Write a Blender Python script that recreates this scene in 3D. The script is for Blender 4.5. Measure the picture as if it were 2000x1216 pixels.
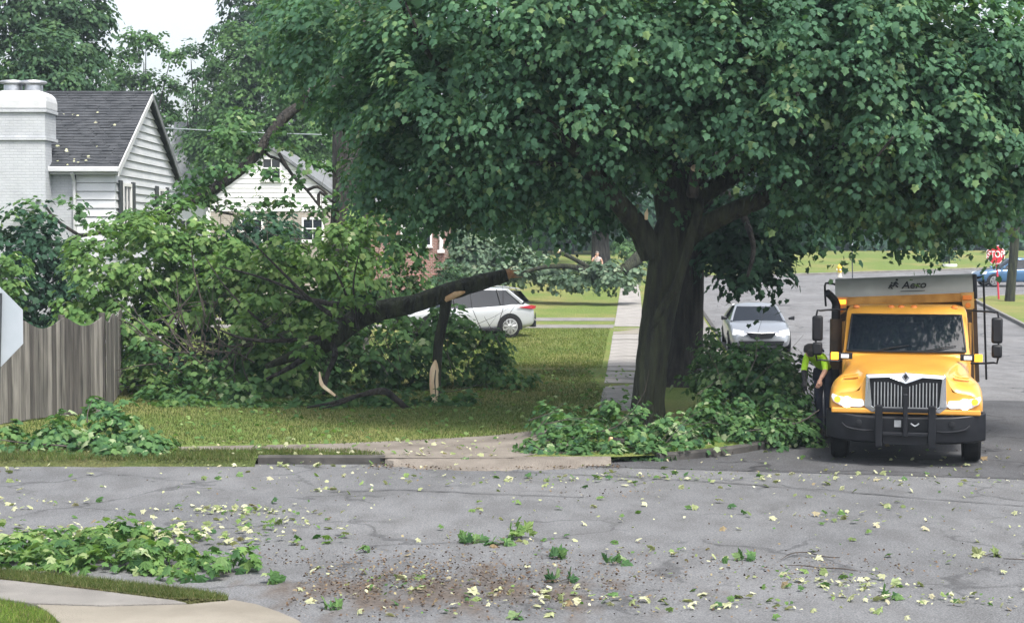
import bpy, bmesh, math, random
import numpy as np
from mathutils import Vector, Matrix, Euler
for o in list(bpy.data.objects): bpy.data.objects.remove(o)
R = math.radians
rng = np.random.default_rng(7); random.seed(7)
scene = bpy.context.scene
col = scene.collection
# ------------------------------------------------------------------ camera
F, CH, PITCH = 3200.0, 3.4, math.atan(140/3200.0)
cam_d = bpy.data.cameras.new('camera'); cam = bpy.data.objects.new('camera', cam_d); col.objects.link(cam)
cam.location = (0, 0, CH); cam.rotation_euler = (math.pi/2-PITCH, 0, 0)
cam_d.sensor_width = 36; cam_d.lens = 36*F/2000; cam_d.clip_end = 2000; cam_d.clip_start = 0.1
scene.camera = cam
# ------------------------------------------------------------------ sky, sun, exposure
SUN = Vector((0.26, -0.40, 0.87)).normalized()
world = bpy.data.worlds.new('World'); scene.world = world; world.use_nodes = True
nt = world.node_tree; nt.nodes.clear()
sky = nt.nodes.new('ShaderNodeTexSky'); sky.sky_type = 'NISHITA'; sky.sun_disc = False
sky.sun_elevation = math.asin(SUN.z); sky.sun_rotation = math.atan2(SUN.x, SUN.y)
sky.air_density = 1.0; sky.dust_density = 4.0; sky.ozone_density = 1.0
hs = nt.nodes.new('ShaderNodeHueSaturation'); hs.inputs['Saturation'].default_value = 0.42; hs.inputs['Value'].default_value = 1.0
bgn = nt.nodes.new('ShaderNodeBackground'); bgn.inputs['Strength'].default_value = 0.15
wo = nt.nodes.new('ShaderNodeOutputWorld')
nt.links.new(sky.outputs[0], hs.inputs['Color']); nt.links.new(hs.outputs[0], bgn.inputs[0]); nt.links.new(bgn.outputs[0], wo.inputs[0])
sl = bpy.data.lights.new('sun', 'SUN'); so = bpy.data.objects.new('sun', sl); col.objects.link(so)
sl.energy = 2.3; sl.angle = R(12); sl.color = (1.0, 0.96, 0.88)
so.rotation_euler = SUN.to_track_quat('Z', 'Y').to_euler(); so.location = (-20, -10, 60)
scene.view_settings.view_transform = 'Standard'; scene.view_settings.look = 'None'
scene.view_settings.gamma = 1.0; scene.view_settings.use_curve_mapping = False
scene.view_settings.exposure = 1.14
# ------------------------------------------------------------------ terrain profile and pixel helpers
def g(Y): return float(np.interp(Y, [0, 45, 95, 108, 150, 300], [0, 0, .85, 1.05, 2.4, 6.0]))
LAWN = 0.10
def P(px, py, D):
    u, v = (px-1000)/F, (608-py)/F
    c, s = math.cos(PITCH), math.sin(PITCH)
    d = Vector((u, v*s+c, v*c-s)); return Vector((0, 0, CH)) + d*(D/d.y)
def G(px, py, up=0.0):
    lo, hi = 8.0, 280.0
    for _ in range(50):
        m = (lo+hi)/2
        if P(px, py, m).z > g(m)+up: lo = m
        else: hi = m
    return P(px, py, lo)
def pix(p):
    c, s = math.cos(PITCH), math.sin(PITCH)
    x, y, z = p[..., 0], p[..., 1], p[..., 2]-CH
    dep = y*c - z*s; v = y*s + z*c
    return 1000+F*x/dep, 608-F*v/dep
# ------------------------------------------------------------------ object helpers
def tag(o, label=None, cat=None, group=None, kind=None):
    if label: o['label'] = label
    if cat: o['category'] = cat
    if group: o['group'] = group
    if kind: o['kind'] = kind
    return o
def empty(name, loc=(0, 0, 0), rz=0.0):
    o = bpy.data.objects.new(name, None); col.objects.link(o); o.location = loc; o.rotation_euler = (0, 0, rz)
    o.empty_display_size = 0.2; return o
def link(name, me, parent=None):
    o = bpy.data.objects.new(name, me); col.objects.link(o); o.parent = parent; return o
def copy_tree(o, parent=None):
    c = o.copy(); col.objects.link(c); c.parent = parent
    for ch in list(o.children): copy_tree(ch, c)
    return c
def catmull(pts, rads, sub):
    pts = [Vector(p) for p in pts]; n = len(pts); op, orr = [], []
    for i in range(n-1):
        p0, p1, p2, p3 = pts[max(i-1, 0)], pts[i], pts[i+1], pts[min(i+2, n-1)]
        for k in range(sub):
            t = k/sub
            op.append(0.5*((2*p1)+(p2-p0)*t+(2*p0-5*p1+4*p2-p3)*t*t+(3*p1-p0-3*p2+p3)*t**3))
            orr.append(rads[i]*(1-t)+rads[i+1]*t)
    op.append(pts[-1]); orr.append(rads[-1]); return op, orr
class MB:
    def __init__(s): s.v = []; s.f = []; s.mi = []
    def add(s, v, f, m=0):
        b = len(s.v); s.v += [tuple(x) for x in v]; s.f += [tuple(i+b for i in q) for q in f]; s.mi += [m]*len(f); return s
    def box(s, x0, x1, y0, y1, z0, z1, m=0, M=None):
        v = [Vector((x, y, z)) for z in (z0, z1) for x, y in ((x0, y0), (x1, y0), (x1, y1), (x0, y1))]
        if M is not None: v = [M @ p for p in v]
        return s.add(v, [(3, 2, 1, 0), (4, 5, 6, 7), (0, 1, 5, 4), (1, 2, 6, 5), (2, 3, 7, 6), (3, 0, 4, 7)], m)
    def quad(s, a, b, c, d, m=0): return s.add([a, b, c, d], [(0, 1, 2, 3)], m)
    def poly(s, pts, m=0): return s.add(pts, [tuple(range(len(pts)))], m)
    def prism(s, pts, d, m=0):
        d = Vector(d); a = [Vector(p) for p in pts]; n = len(a)
        f = [tuple(range(n))[::-1], tuple(range(n, 2*n))]+[(i, (i+1) % n, (i+1) % n+n, i+n) for i in range(n)]
        return s.add(a+[p+d for p in a], f, m)
    def tube(s, pts, rads, seg=10, sub=4, rough=0.0, m=0, caps=True, flare=None, wave=0):
        if not isinstance(rads, (list, tuple)): rads = [rads]*len(pts)
        op, orr = catmull(pts, rads, sub) if sub > 1 else ([Vector(p) for p in pts], list(rads))
        n = len(op); up = None; v = []; f = []
        ph = random.random()*6.28
        lob = [1+rough*(0.55*math.sin(3*2*math.pi*k/seg+ph)+0.45*math.sin(5*2*math.pi*k/seg+2*ph))+random.uniform(-rough, rough)*0.5 for k in range(seg)]
        for i in range(n):
            t = (op[min(i+1, n-1)]-op[max(i-1, 0)]).normalized()
            if up is None:
                up = Vector((0, 0, 1)) if abs(t.z) < 0.9 else Vector((1, 0, 0))
            a = (up-t*up.dot(t)).normalized(); b = t.cross(a); up = a
            for k in range(seg):
                an = 2*math.pi*k/seg
                r = orr[i]*(lob[k]+random.uniform(-rough, rough)*0.35)
                if flare and i < len(flare): r *= 1+flare[i]*(0.6+0.4*math.sin(4*an+ph))
                v.append(op[i]+a*(r*math.cos(an))+b*(r*math.sin(an)))
        for i in range(n-1):
            for k in range(seg):
                k2 = (k+1) % seg; f.append((i*seg+k, i*seg+k2, (i+1)*seg+k2, (i+1)*seg+k))
        if caps: f.append(tuple(range(seg))[::-1]); f.append(tuple((n-1)*seg+k for k in range(seg)))
        return s.add(v, f, m)
    def lathe(s, prof, c=(0, 0, 0), axis='Z', seg=20, m=0):
        v = []; f = []; c = Vector(c)
        for r, h in prof:
            for k in range(seg):
                a = 2*math.pi*k/seg; x, y = r*math.cos(a), r*math.sin(a)
                v.append(c+(Vector((x, y, h)) if axis == 'Z' else Vector((h, x, y)) if axis == 'X' else Vector((y, h, x))))
        for i in range(len(prof)-1):
            for k in range(seg):
                k2 = (k+1) % seg; f.append((i*seg+k, i*seg+k2, (i+1)*seg+k2, (i+1)*seg+k))
        f.append(tuple(range(seg))[::-1]); f.append(tuple((len(prof)-1)*seg+k for k in range(seg)))
        return s.add(v, f, m)
    def loft(s, secs, m=0, close=False, caps=True):
        n = len(secs[0]); v = [p for q in secs for p in q]; f = []
        for i in range(len(secs)-1):
            for k in range(n if close else n-1):
                k2 = (k+1) % n; f.append((i*n+k, i*n+k2, (i+1)*n+k2, (i+1)*n+k))
        if caps: f.append(tuple(range(n))[::-1]); f.append(tuple((len(secs)-1)*n+k for k in range(n)))
        return s.add(v, f, m)
    def mesh(s, name, mat, smooth=True, origin=None, angle=40):
        me = bpy.data.meshes.new(name); v = s.v
        if origin is not None: v = [(p[0]-origin[0], p[1]-origin[1], p[2]-origin[2]) for p in v]
        me.from_pydata(v, [], s.f); me.validate()
        bm = bmesh.new(); bm.from_mesh(me); bmesh.ops.recalc_face_normals(bm, faces=bm.faces)
        bm.to_mesh(me); bm.free()
        for mm in (mat if isinstance(mat, (list, tuple)) else [mat]): me.materials.append(mm)
        if isinstance(mat, (list, tuple)) and len(s.mi) == len(me.polygons): me.polygons.foreach_set('material_index', s.mi)
        if smooth:
            me.polygons.foreach_set('use_smooth', [True]*len(me.polygons))
            try: me.set_sharp_from_angle(angle=R(angle))
            except Exception: pass
        return me
    def build(s, name, mat, parent=None, smooth=True, angle=40, bevel=0, subsurf=0):
        org = parent['_o'] if parent is not None and '_o' in parent.keys() else None
        o = link(name, s.mesh(name, mat, smooth, org, angle), parent)
        if bevel:
            b = o.modifiers.new('bevel', 'BEVEL'); b.width = bevel; b.segments = 2; b.limit_method = 'ANGLE'
        if subsurf:
            b = o.modifiers.new('sub', 'SUBSURF'); b.levels = subsurf; b.render_levels = subsurf
        return o
def worldthing(name, loc):      # an Empty whose parts are given in world coordinates
    o = empty(name, loc); o['_o'] = tuple(loc); return o
# ------------------------------------------------------------------ materials
def lk(nt, a, b): nt.links.new(a, b)
def mat(name, c, rough=0.6, c2=None, scale=8.0, metal=0.0, bump=0.0, bscale=None, stretch=(1, 1, 1), spec=0.5, coat=0.0, emit=None, estr=0.0, detail=5, lo=.35, hi=.65, trans=0.0):
    m = bpy.data.materials.new(name); m.use_nodes = True; nt = m.node_tree; b = nt.nodes['Principled BSDF']
    b.inputs['Base Color'].default_value = (*c, 1); b.inputs['Roughness'].default_value = rough; b.inputs['Metallic'].default_value = metal
    b.inputs['Specular IOR Level'].default_value = spec; b.inputs['Coat Weight'].default_value = coat; b.inputs['Transmission Weight'].default_value = trans
    if emit: b.inputs['Emission Color'].default_value = (*emit, 1); b.inputs['Emission Strength'].default_value = estr
    if c2 or bump:
        tc = nt.nodes.new('ShaderNodeTexCoord'); mp = nt.nodes.new('ShaderNodeMapping'); mp.inputs['Scale'].default_value = stretch
        lk(nt, tc.outputs['Object'], mp.inputs[0])
    if c2:
        n = nt.nodes.new('ShaderNodeTexNoise'); n.inputs['Scale'].default_value = scale; n.inputs['Detail'].default_value = detail; lk(nt, mp.outputs[0], n.inputs['Vector'])
        r = nt.nodes.new('ShaderNodeValToRGB'); r.color_ramp.elements[0].color = (*c, 1); r.color_ramp.elements[1].color = (*c2, 1)
        r.color_ramp.elements[0].position = lo; r.color_ramp.elements[1].position = hi
        lk(nt, n.outputs[0], r.inputs[0]); lk(nt, r.outputs[0], b.inputs['Base Color'])
    if bump:
        n2 = nt.nodes.new('ShaderNodeTexNoise'); n2.inputs['Scale'].default_value = bscale or scale*3; n2.inputs['Detail'].default_value = 6; lk(nt, mp.outputs[0], n2.inputs['Vector'])
        bp = nt.nodes.new('ShaderNodeBump'); bp.inputs['Strength'].default_value = bump; bp.inputs['Distance'].default_value = 0.12 if 'bark' in name else 0.05
        lk(nt, n2.outputs[0], bp.inputs['Height']); lk(nt, bp.outputs[0], b.inputs['Normal'])
    return m
def leafmat(name, cols, tr=0.3, rough=0.6, obj=False, spec=0.14):
    m = bpy.data.materials.new(name); m.use_nodes = True; nt = m.node_tree; b = nt.nodes['Principled BSDF']; out = nt.nodes['Material Output']
    if obj: a = nt.nodes.new('ShaderNodeObjectInfo'); src = a.outputs['Random']
    else:
        a = nt.nodes.new('ShaderNodeAttribute'); a.attribute_name = 'rnd'; src = a.outputs['Fac']
    r = nt.nodes.new('ShaderNodeValToRGB'); el = r.color_ramp.elements
    while len(el) < len(cols): el.new(0.5)
    for i, c in enumerate(cols):
        el[i].position = c[0]; el[i].color = (*c[1], 1)
    lk(nt, src, r.inputs[0])
    tc = nt.nodes.new('ShaderNodeTexCoord'); n = nt.nodes.new('ShaderNodeTexNoise'); n.inputs['Scale'].default_value = 1.1 if not obj else 3; lk(nt, tc.outputs['Object'], n.inputs['Vector'])
    mx = nt.nodes.new('ShaderNodeMix'); mx.data_type = 'RGBA'; mx.blend_type = 'MULTIPLY'; mx.inputs['Factor'].default_value = 0.7
    rr = nt.nodes.new('ShaderNodeMapRange'); rr.inputs[1].default_value = .3; rr.inputs[2].default_value = .7; rr.inputs[3].default_value = .62; rr.inputs[4].default_value = 1.25
    lk(nt, n.outputs[0], rr.inputs[0]); cmb = nt.nodes.new('ShaderNodeCombineColor')
    for i in range(3): lk(nt, rr.outputs[0], cmb.inputs[i])
    lk(nt, r.outputs[0], mx.inputs['A']); lk(nt, cmb.outputs[0], mx.inputs['B'])
    lk(nt, mx.outputs['Result'], b.inputs['Base Color']); b.inputs['Roughness'].default_value = rough; b.inputs['Specular IOR Level'].default_value = spec
    t = nt.nodes.new('ShaderNodeBsdfTranslucent'); tm = nt.nodes.new('ShaderNodeMix'); tm.data_type = 'RGBA'; tm.blend_type = 'MULTIPLY'; tm.inputs['Factor'].default_value = 1
    tm.inputs['B'].default_value = (1.25, 1.35, 0.6, 1); lk(nt, mx.outputs['Result'], tm.inputs['A']); lk(nt, tm.outputs['Result'], t.inputs['Color'])
    ms = nt.nodes.new('ShaderNodeMixShader'); ms.inputs[0].default_value = tr; lk(nt, b.outputs[0], ms.inputs[1]); lk(nt, t.outputs[0], ms.inputs[2]); lk(nt, ms.outputs[0], out.inputs['Surface'])
    return m
GREEN = [(0.0, (.042, .106, .066)), (.4, (.074, .166, .094)), (.75, (.108, .216, .108)), (.95, (.20, .30, .12)), (1.0, (.24, .32, .17))]
LIME = [(0.0, (.06, .135, .045)), (.5, (.115, .215, .065)), (.85, (.19, .29, .095)), (.97, (.26, .35, .14)), (1.0, (.40, .46, .27))]
MID = [(0.0, (.038, .098, .042)), (.5, (.076, .165, .060)), (.88, (.135, .235, .082)), (1.0, (.28, .35, .20))]
DARK = [(0.0, (.014, .044, .028)), (.6, (.028, .075, .042)), (1.0, (.05, .11, .055))]
PALE = [(0.0, (.12, .17, .06)), (.25, (.30, .33, .17)), (.6, (.42, .43, .27)), (.88, (.52, .52, .37)), (1.0, (.22, .16, .09))]
M = {}
for k, c, tr in (('green', GREEN, .4), ('lime', LIME, .38), ('mid', MID, .34), ('dark', DARK, .25), ('pale', PALE, .2)):
    M['leaf_'+k] = leafmat('leaf_'+k, c, tr); M['leafo_'+k] = leafmat('leaf_single_'+k, c, tr, obj=True)
M['leaf_far'] = leafmat('leaf_far', [(0, (.030, .075, .042)), (.6, (.055, .115, .052)), (1, (.10, .17, .07))], .3)
M['leaf_farlime'] = leafmat('leaf_farlime', [(0, (.048, .115, .042)), (.6, (.085, .170, .060)), (1, (.13, .235, .08))], .35)
M['leaf_silver'] = leafmat('leaf_silver', [(0, (.06, .11, .07)), (.5, (.11, .17, .11)), (.85, (.19, .26, .17)), (1, (.34, .40, .28))], .3)
M['leaf_brown'] = leafmat('leaf_brown', [(0, (.03, .02, .014)), (.6, (.095, .062, .042)), (.9, (.17, .12, .075)), (1, (.30, .26, .14))], .1)
M['bark'] = mat('bark', (.007, .006, .006), .9, (.046, .040, .034), 9, bump=1.0, bscale=20, stretch=(1, 1, .16), detail=9)
M['barkmoss'] = mat('bark_moss', (.006, .007, .005), .9, (.036, .042, .020), 8, bump=1.0, bscale=18, stretch=(1, 1, .16), detail=9)
M['barkgrey'] = mat('bark_grey', (.016, .014, .014), .9, (.080, .070, .066), 9, bump=.8, bscale=14, stretch=(1, 1, .25))
M['twig'] = mat('twig', (.030, .024, .020), .85, (.075, .062, .054), 4)
M['wood'] = mat('split_wood', (.62, .44, .27), .7, (.80, .66, .46), 9, stretch=(1, 1, .15), bump=.5)
M['woodorange'] = mat('raw_wood', (.55, .28, .13), .7, (.74, .52, .33), 7)
M['white'] = mat('white_paint', (.50, .51, .53), .55, (.56, .57, .59), 3, bump=.05)
M['lapgap'] = mat('lap_shadow_board', (.22, .23, .25), .7)  # grey core seen between boards, painted shade under the laps
M['siding'] = mat('white_siding', (.52, .54, .57), .5, (.60, .61, .64), 1.4)
M['trim'] = mat('trim', (.78, .78, .78), .45)
M['glass'] = mat('window_glass', (.015, .02, .026), .06, spec=.8)
M['carglass'] = mat('car_glass', (.006, .009, .014), .05, spec=.45)
M['shutter'] = mat('shutter', (.03, .035, .04), .5)
M['black'] = mat('black_plastic', (.008, .009, .012), .5, spec=.35)
M['blackmetal'] = mat('black_steel', (.006, .007, .010), .42, (.012, .013, .017), 6, spec=.3)
M['rubber'] = mat('tyre_rubber', (.008, .008, .010), .85, (.018, .018, .019), 12, spec=.2)
M['chrome'] = mat('chrome', (.80, .82, .85), .10, metal=1)
M['steel'] = mat('brushed_steel', (.42, .44, .46), .38, (.55, .56, .58), 10, metal=.8)
M['alloy'] = mat('alloy_rim', (.60, .61, .63), .3, metal=.8)
M['amber'] = mat('amber_lens', (.85, .30, .02), .2, emit=(1, .36, .03), estr=1.2)
M['amberoff'] = mat('amber_lens_unlit', (.75, .22, .03), .25)
M['headlamp'] = mat('lit_headlamp', (.9, .9, .9), .15, emit=(1, .96, .88), estr=1.6)
M['lens'] = mat('lamp_glass', (.72, .75, .78), .08, spec=.8)
M['redlens'] = mat('red_lens', (.36, .015, .03), .12, coat=.6)
M['concrete'] = mat('concrete', (.135, .128, .12), .9, (.195, .186, .173), 2.2, bump=.35, bscale=60)
M['concretelight'] = mat('concrete_light', (.165, .148, .12), .9, (.23, .21, .175), 1.6, bump=.3, bscale=50)
M['slabpale'] = mat('walk_slab', (.20, .19, .178), .9, (.285, .27, .255), 2.0, bump=.4, bscale=40)
M['silver'] = mat('silver_paint', (.30, .32, .35), .28, metal=.55, coat=.7)
M['whitepaint'] = mat('pearl_paint', (.42, .44, .47), .25, metal=.15, coat=.8)
M['blue'] = mat('blue_paint', (.045, .13, .26), .28, metal=.3, coat=.7)
# ------------------------------------------------------------------ ground materials
def nd(nt, t, **kw):
    n = nt.nodes.new(t)
    for k, v in kw.items():
        if k in n.inputs: n.inputs[k].default_value = v
        else: setattr(n, k, v)
    return n
def ramp(nt, src, stops):
    r = nt.nodes.new('ShaderNodeValToRGB'); el = r.color_ramp.elements
    while len(el) < len(stops): el.new(.5)
    for i, (p, c) in enumerate(stops):
        el[i].position = p; el[i].color = (*c, 1) if len(c) == 3 else c
    lk(nt, src, r.inputs[0]); return r.outputs[0]
def mixc(nt, fac, a, b, mode='MIX'):
    m = nt.nodes.new('ShaderNodeMix'); m.data_type = 'RGBA'; m.blend_type = mode
    for s, k in ((fac, 'Factor'), (a, 'A'), (b, 'B')):
        if isinstance(s, (int, float)): m.inputs[k].default_value = s
        elif isinstance(s, tuple): m.inputs[k].default_value = (*s, 1)
        else: lk(nt, s, m.inputs[k])
    return m.outputs['Result']
def asphalt(name, c1, c2, stain=None, crack=.5):
    m = bpy.data.materials.new(name); m.use_nodes = True; nt = m.node_tree; b = nt.nodes['Principled BSDF']
    tc = nd(nt, 'ShaderNodeTexCoord')
    def noise(sc, det=5, st=(1, 1, 1)):
        mp = nd(nt, 'ShaderNodeMapping'); mp.inputs['Scale'].default_value = st; lk(nt, tc.outputs['Object'], mp.inputs[0])
        n = nd(nt, 'ShaderNodeTexNoise', Scale=sc, Detail=det); lk(nt, mp.outputs[0], n.inputs['Vector']); return n.outputs[0]
    big = ramp(nt, noise(.35, 6), [(.3, c1), (.7, c2)])
    sp = ramp(nt, noise(55, 3), [(.30, (.45, .45, .46)), (.5, (1, 1, 1)), (.70, (1.6, 1.6, 1.6))])
    c = mixc(nt, .75, big, sp, 'MULTIPLY')
    blot = ramp(nt, noise(2.3, 6, (1, .45, 1)), [(.42, (1, 1, 1)), (.62, (.78, .77, .76))]); c = mixc(nt, .8, c, blot, 'MULTIPLY')
    v = nd(nt, 'ShaderNodeTexVoronoi', Scale=.42); v.feature = 'DISTANCE_TO_EDGE'
    wn = nd(nt, 'ShaderNodeTexNoise', Scale=1.6, Detail=5); lk(nt, tc.outputs['Object'], wn.inputs['Vector'])
    va = nd(nt, 'ShaderNodeVectorMath'); va.operation = 'MULTIPLY_ADD'; va.inputs[1].default_value = (1.1, 1.1, 0); lk(nt, wn.outputs['Color'], va.inputs[0]); lk(nt, tc.outputs['Object'], va.inputs[2]); lk(nt, va.outputs[0], v.inputs['Vector'])
    ck = ramp(nt, v.outputs['Distance'], [(.0, (.25, .25, .26)), (.010, (.35, .35, .36)), (.022, (1, 1, 1))])
    cm = ramp(nt, noise(.5, 3), [(.46, (0, 0, 0)), (.54, (crack, crack, crack))]); c = mixc(nt, cm, c, mixc(nt, 1.0, c, ck, 'MULTIPLY'))
    if stain:
        (cx, cy, rx, ry, scol) = stain
        mp = nd(nt, 'ShaderNodeMapping'); mp.vector_type = 'TEXTURE'; mp.inputs['Location'].default_value = (cx, cy, 0); mp.inputs['Scale'].default_value = (rx, ry, 1000); lk(nt, tc.outputs['Object'], mp.inputs[0])
        ln = nd(nt, 'ShaderNodeVectorMath'); ln.operation = 'LENGTH'; lk(nt, mp.outputs[0], ln.inputs[0])
        ad = nd(nt, 'ShaderNodeMath'); ad.operation = 'MULTIPLY_ADD'; ad.inputs[1].default_value = 2.4; lk(nt, noise(2.6, 9, (1, .4, 1)), ad.inputs[0]); lk(nt, ln.outputs['Value'], ad.inputs[2])
        mk = ramp(nt, ad.outputs[0], [(.0, (.92, .92, .92)), (.60, (.85, .85, .85)), (.86, (0, 0, 0))])
        # distances above 1 clamp in the ramp, so halve them first
        hv = nd(nt, 'ShaderNodeMath'); hv.operation = 'MULTIPLY'; hv.inputs[1].default_value = .5; lk(nt, ad.outputs[0], hv.inputs[0])
        nt.links.remove(mk.node.inputs[0].links[0]); lk(nt, hv.outputs[0], mk.node.inputs[0])
        sc = ramp(nt, noise(18, 5), [(.35, scol), (.65, tuple(x*1.9 for x in scol))]); c = mixc(nt, mk, c, sc)
    lk(nt, c, b.inputs['Base Color']); b.inputs['Roughness'].default_value = .9; b.inputs['Specular IOR Level'].default_value = .25
    bp = nd(nt, 'ShaderNodeBump', Strength=.5, Distance=.02); lk(nt, noise(70, 4), bp.inputs['Height']); lk(nt, bp.outputs[0], b.inputs['Normal'])
    return m
def grassmat(name, stops, dry):
    m = bpy.data.materials.new(name); m.use_nodes = True; nt = m.node_tree; b = nt.nodes['Principled BSDF']
    tc = nd(nt, 'ShaderNodeTexCoord')
    n = nd(nt, 'ShaderNodeTexNoise', Scale=14, Detail=6); lk(nt, tc.outputs['Object'], n.inputs['Vector'])
    c = ramp(nt, n.outputs[0], stops)
    mp = nd(nt, 'ShaderNodeMapping'); mp.inputs['Scale'].default_value = (1, .55, 1); lk(nt, tc.outputs['Object'], mp.inputs[0])
    n2 = nd(nt, 'ShaderNodeTexNoise', Scale=.33, Detail=7); n2.inputs['Roughness'].default_value = .62; lk(nt, mp.outputs[0], n2.inputs['Vector'])
    mk = ramp(nt, n2.outputs[0], [(.44, (0, 0, 0)), (.66, (.85, .85, .85))]); c = mixc(nt, mk, c, dry)
    lk(nt, c, b.inputs['Base Color']); b.inputs['Roughness'].default_value = .95; b.inputs['Specular IOR Level'].default_value = .1
    n3 = nd(nt, 'ShaderNodeTexNoise', Scale=26, Detail=6); lk(nt, mp.outputs[0], n3.inputs['Vector'])
    bp = nd(nt, 'ShaderNodeBump', Strength=1.0, Distance=.10); lk(nt, n3.outputs[0], bp.inputs['Height']); lk(nt, bp.outputs[0], b.inputs['Normal'])
    return m
def brickmat(name, c1, c2, mortar, bw, bh, ms=.012, bump=.5):
    m = bpy.data.materials.new(name); m.use_nodes = True; nt = m.node_tree; b = nt.nodes['Principled BSDF']
    tc = nd(nt, 'ShaderNodeTexCoord'); sx = nd(nt, 'ShaderNodeSeparateXYZ'); lk(nt, tc.outputs['Object'], sx.inputs[0])
    ad = nd(nt, 'ShaderNodeMath'); lk(nt, sx.outputs[0], ad.inputs[0]); lk(nt, sx.outputs[1], ad.inputs[1])
    cb = nd(nt, 'ShaderNodeCombineXYZ'); lk(nt, ad.outputs[0], cb.inputs[0]); lk(nt, sx.outputs[2], cb.inputs[1])
    br = nd(nt, 'ShaderNodeTexBrick', Scale=1.0); lk(nt, cb.outputs[0], br.inputs['Vector'])
    for k, v in (('Color1', c1), ('Color2', c2), ('Mortar', mortar)): br.inputs[k].default_value = (*v, 1)
    br.inputs['Mortar Size'].default_value = ms; br.inputs['Brick Width'].default_value = bw; br.inputs['Row Height'].default_value = bh
    n = nd(nt, 'ShaderNodeTexNoise', Scale=2.5, Detail=5); lk(nt, tc.outputs['Object'], n.inputs['Vector'])
    c = mixc(nt, .6, br.outputs['Color'], ramp(nt, n.outputs[0], [(.3, (.78, .78, .79)), (.7, (1.08, 1.08, 1.08))]), 'MULTIPLY')
    lk(nt, c, b.inputs['Base Color']); b.inputs['Roughness'].default_value = .8
    bp = nd(nt, 'ShaderNodeBump', Strength=bump, Distance=.015); bp.invert = True; lk(nt, br.outputs['Fac'], bp.inputs['Height']); lk(nt, bp.outputs[0], b.inputs['Normal'])
    return m
M['road'] = asphalt('asphalt_grey', (.112, .115, .122), (.150, .153, .160), stain=(-.7, 15.6, 3.7, 2.3, (.058, .046, .038)))
M['road3'] = asphalt('asphalt_dark', (.058, .059, .064), (.084, .085, .091), crack=.8)  # darker asphalt beyond the seam, with some shade painted into its tone
M['road2'] = asphalt('asphalt_worn', (.125, .126, .132), (.175, .176, .182), crack=.8)
M['lawn'] = grassmat('lawn', [(.3, (.092, .140, .032)), (.55, (.145, .200, .052)), (.75, (.20, .24, .082))], (.25, .22, .09))
M['lawn2'] = grassmat('verge_grass', [(.3, (.05, .072, .022)), (.55, (.082, .106, .034)), (.75, (.125, .132, .058))], (.15, .12, .065))
M['dirt'] = mat('packed_dirt_path', (.125, .108, .092), .95, (.205, .182, .158), 1.6, bump=.6, bscale=40, detail=8)
M['whitebrick'] = brickmat('white_painted_brick', (.44, .46, .49), (.465, .485, .51), (.405, .425, .455), .21, .075)
M['brick'] = brickmat('red_brick', (.20, .085, .065), (.27, .12, .09), (.33, .29, .26), .21, .075)
M['tanbrick'] = brickmat('tan_brick', (.30, .26, .22), (.37, .33, .28), (.42, .40, .37), .3, .1)
M['shingle'] = mat('roof_shingle', (.022, .025, .031), .9, (.050, .054, .062), 3.0, bump=.4, bscale=40)
M['greyroof'] = mat('grey_roof', (.12, .13, .14), .9, (.19, .20, .21), 4)
M['kerb'] = mat('kerb_stone', (.022, .021, .021), .9, (.070, .066, .062), 2.2, bump=.4)
M['tar'] = mat('tar', (.045, .045, .048), .7)
M['soil'] = mat('subsoil', (.10, .08, .06), .95, (.15, .12, .09), 2)
# ------------------------------------------------------------------ ground, roads, walks
def strip(name, Ys, xl, xr, dz, material, nx=6, parent=None):
    mb = MB(); Ys = list(Ys); v = []; f = []
    for Y in Ys:
        a, b = xl(Y), xr(Y)
        for k in range(nx+1): v.append((a+(b-a)*k/nx, Y, g(Y)+dz))
    for i in range(len(Ys)-1):
        for k in range(nx): f.append((i*(nx+1)+k, i*(nx+1)+k+1, (i+1)*(nx+1)+k+1, (i+1)*(nx+1)+k))
    mb.add(v, f); return mb.build(name, material, parent)
YS = [-30, 0, 10, 20, 45, 60, 75, 95, 108, 130, 150, 200, 300]
tag(strip('ground', YS, lambda Y: -260, lambda Y: 260, -.03, M['soil']), kind='structure')
def kx(Y):      # left kerb of the side street, with its rounded corner
    s = 4.65+(Y-25)*.075
    if Y < 29.0:
        t = (29.0-Y)/4.3; t = min(max(t, 0), 1); s -= 4.0*(1-math.sqrt(max(0, 1-t*t)))
    return s
FE = 24.7
tag(strip('cross_road', [-30, 5, 12, 18, 22, 26.2], lambda Y: -200, lambda Y: 200, 0.004, M['road'], 40), kind='structure')
seam = lambda X: 24.6-.21*max(0, X-0.3)
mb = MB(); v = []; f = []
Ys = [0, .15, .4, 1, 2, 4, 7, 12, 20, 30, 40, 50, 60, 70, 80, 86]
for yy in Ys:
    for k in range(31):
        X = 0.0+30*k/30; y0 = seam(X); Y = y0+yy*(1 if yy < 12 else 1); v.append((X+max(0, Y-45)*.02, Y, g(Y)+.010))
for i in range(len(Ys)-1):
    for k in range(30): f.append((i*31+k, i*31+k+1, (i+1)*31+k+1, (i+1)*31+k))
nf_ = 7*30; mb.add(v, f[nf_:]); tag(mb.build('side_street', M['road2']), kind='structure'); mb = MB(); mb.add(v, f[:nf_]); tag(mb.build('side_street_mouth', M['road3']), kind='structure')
tag(strip('far_street', [86, 90, 95, 100, 104, 108, 114, 122], lambda Y: 4, lambda Y: 160, .016, M['road2'], 12), kind='structure')
NWY = [24.7, 24.85, 25.1, 25.5, 26, 26.6, 27.3, 28, 28.6, 29, 32, 38, 45, 60, 75, 90, 95, 101, 104, 108, 130, 150, 200]
def nwr(Y): return kx(Y) if Y < 92 else kx(92)
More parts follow.
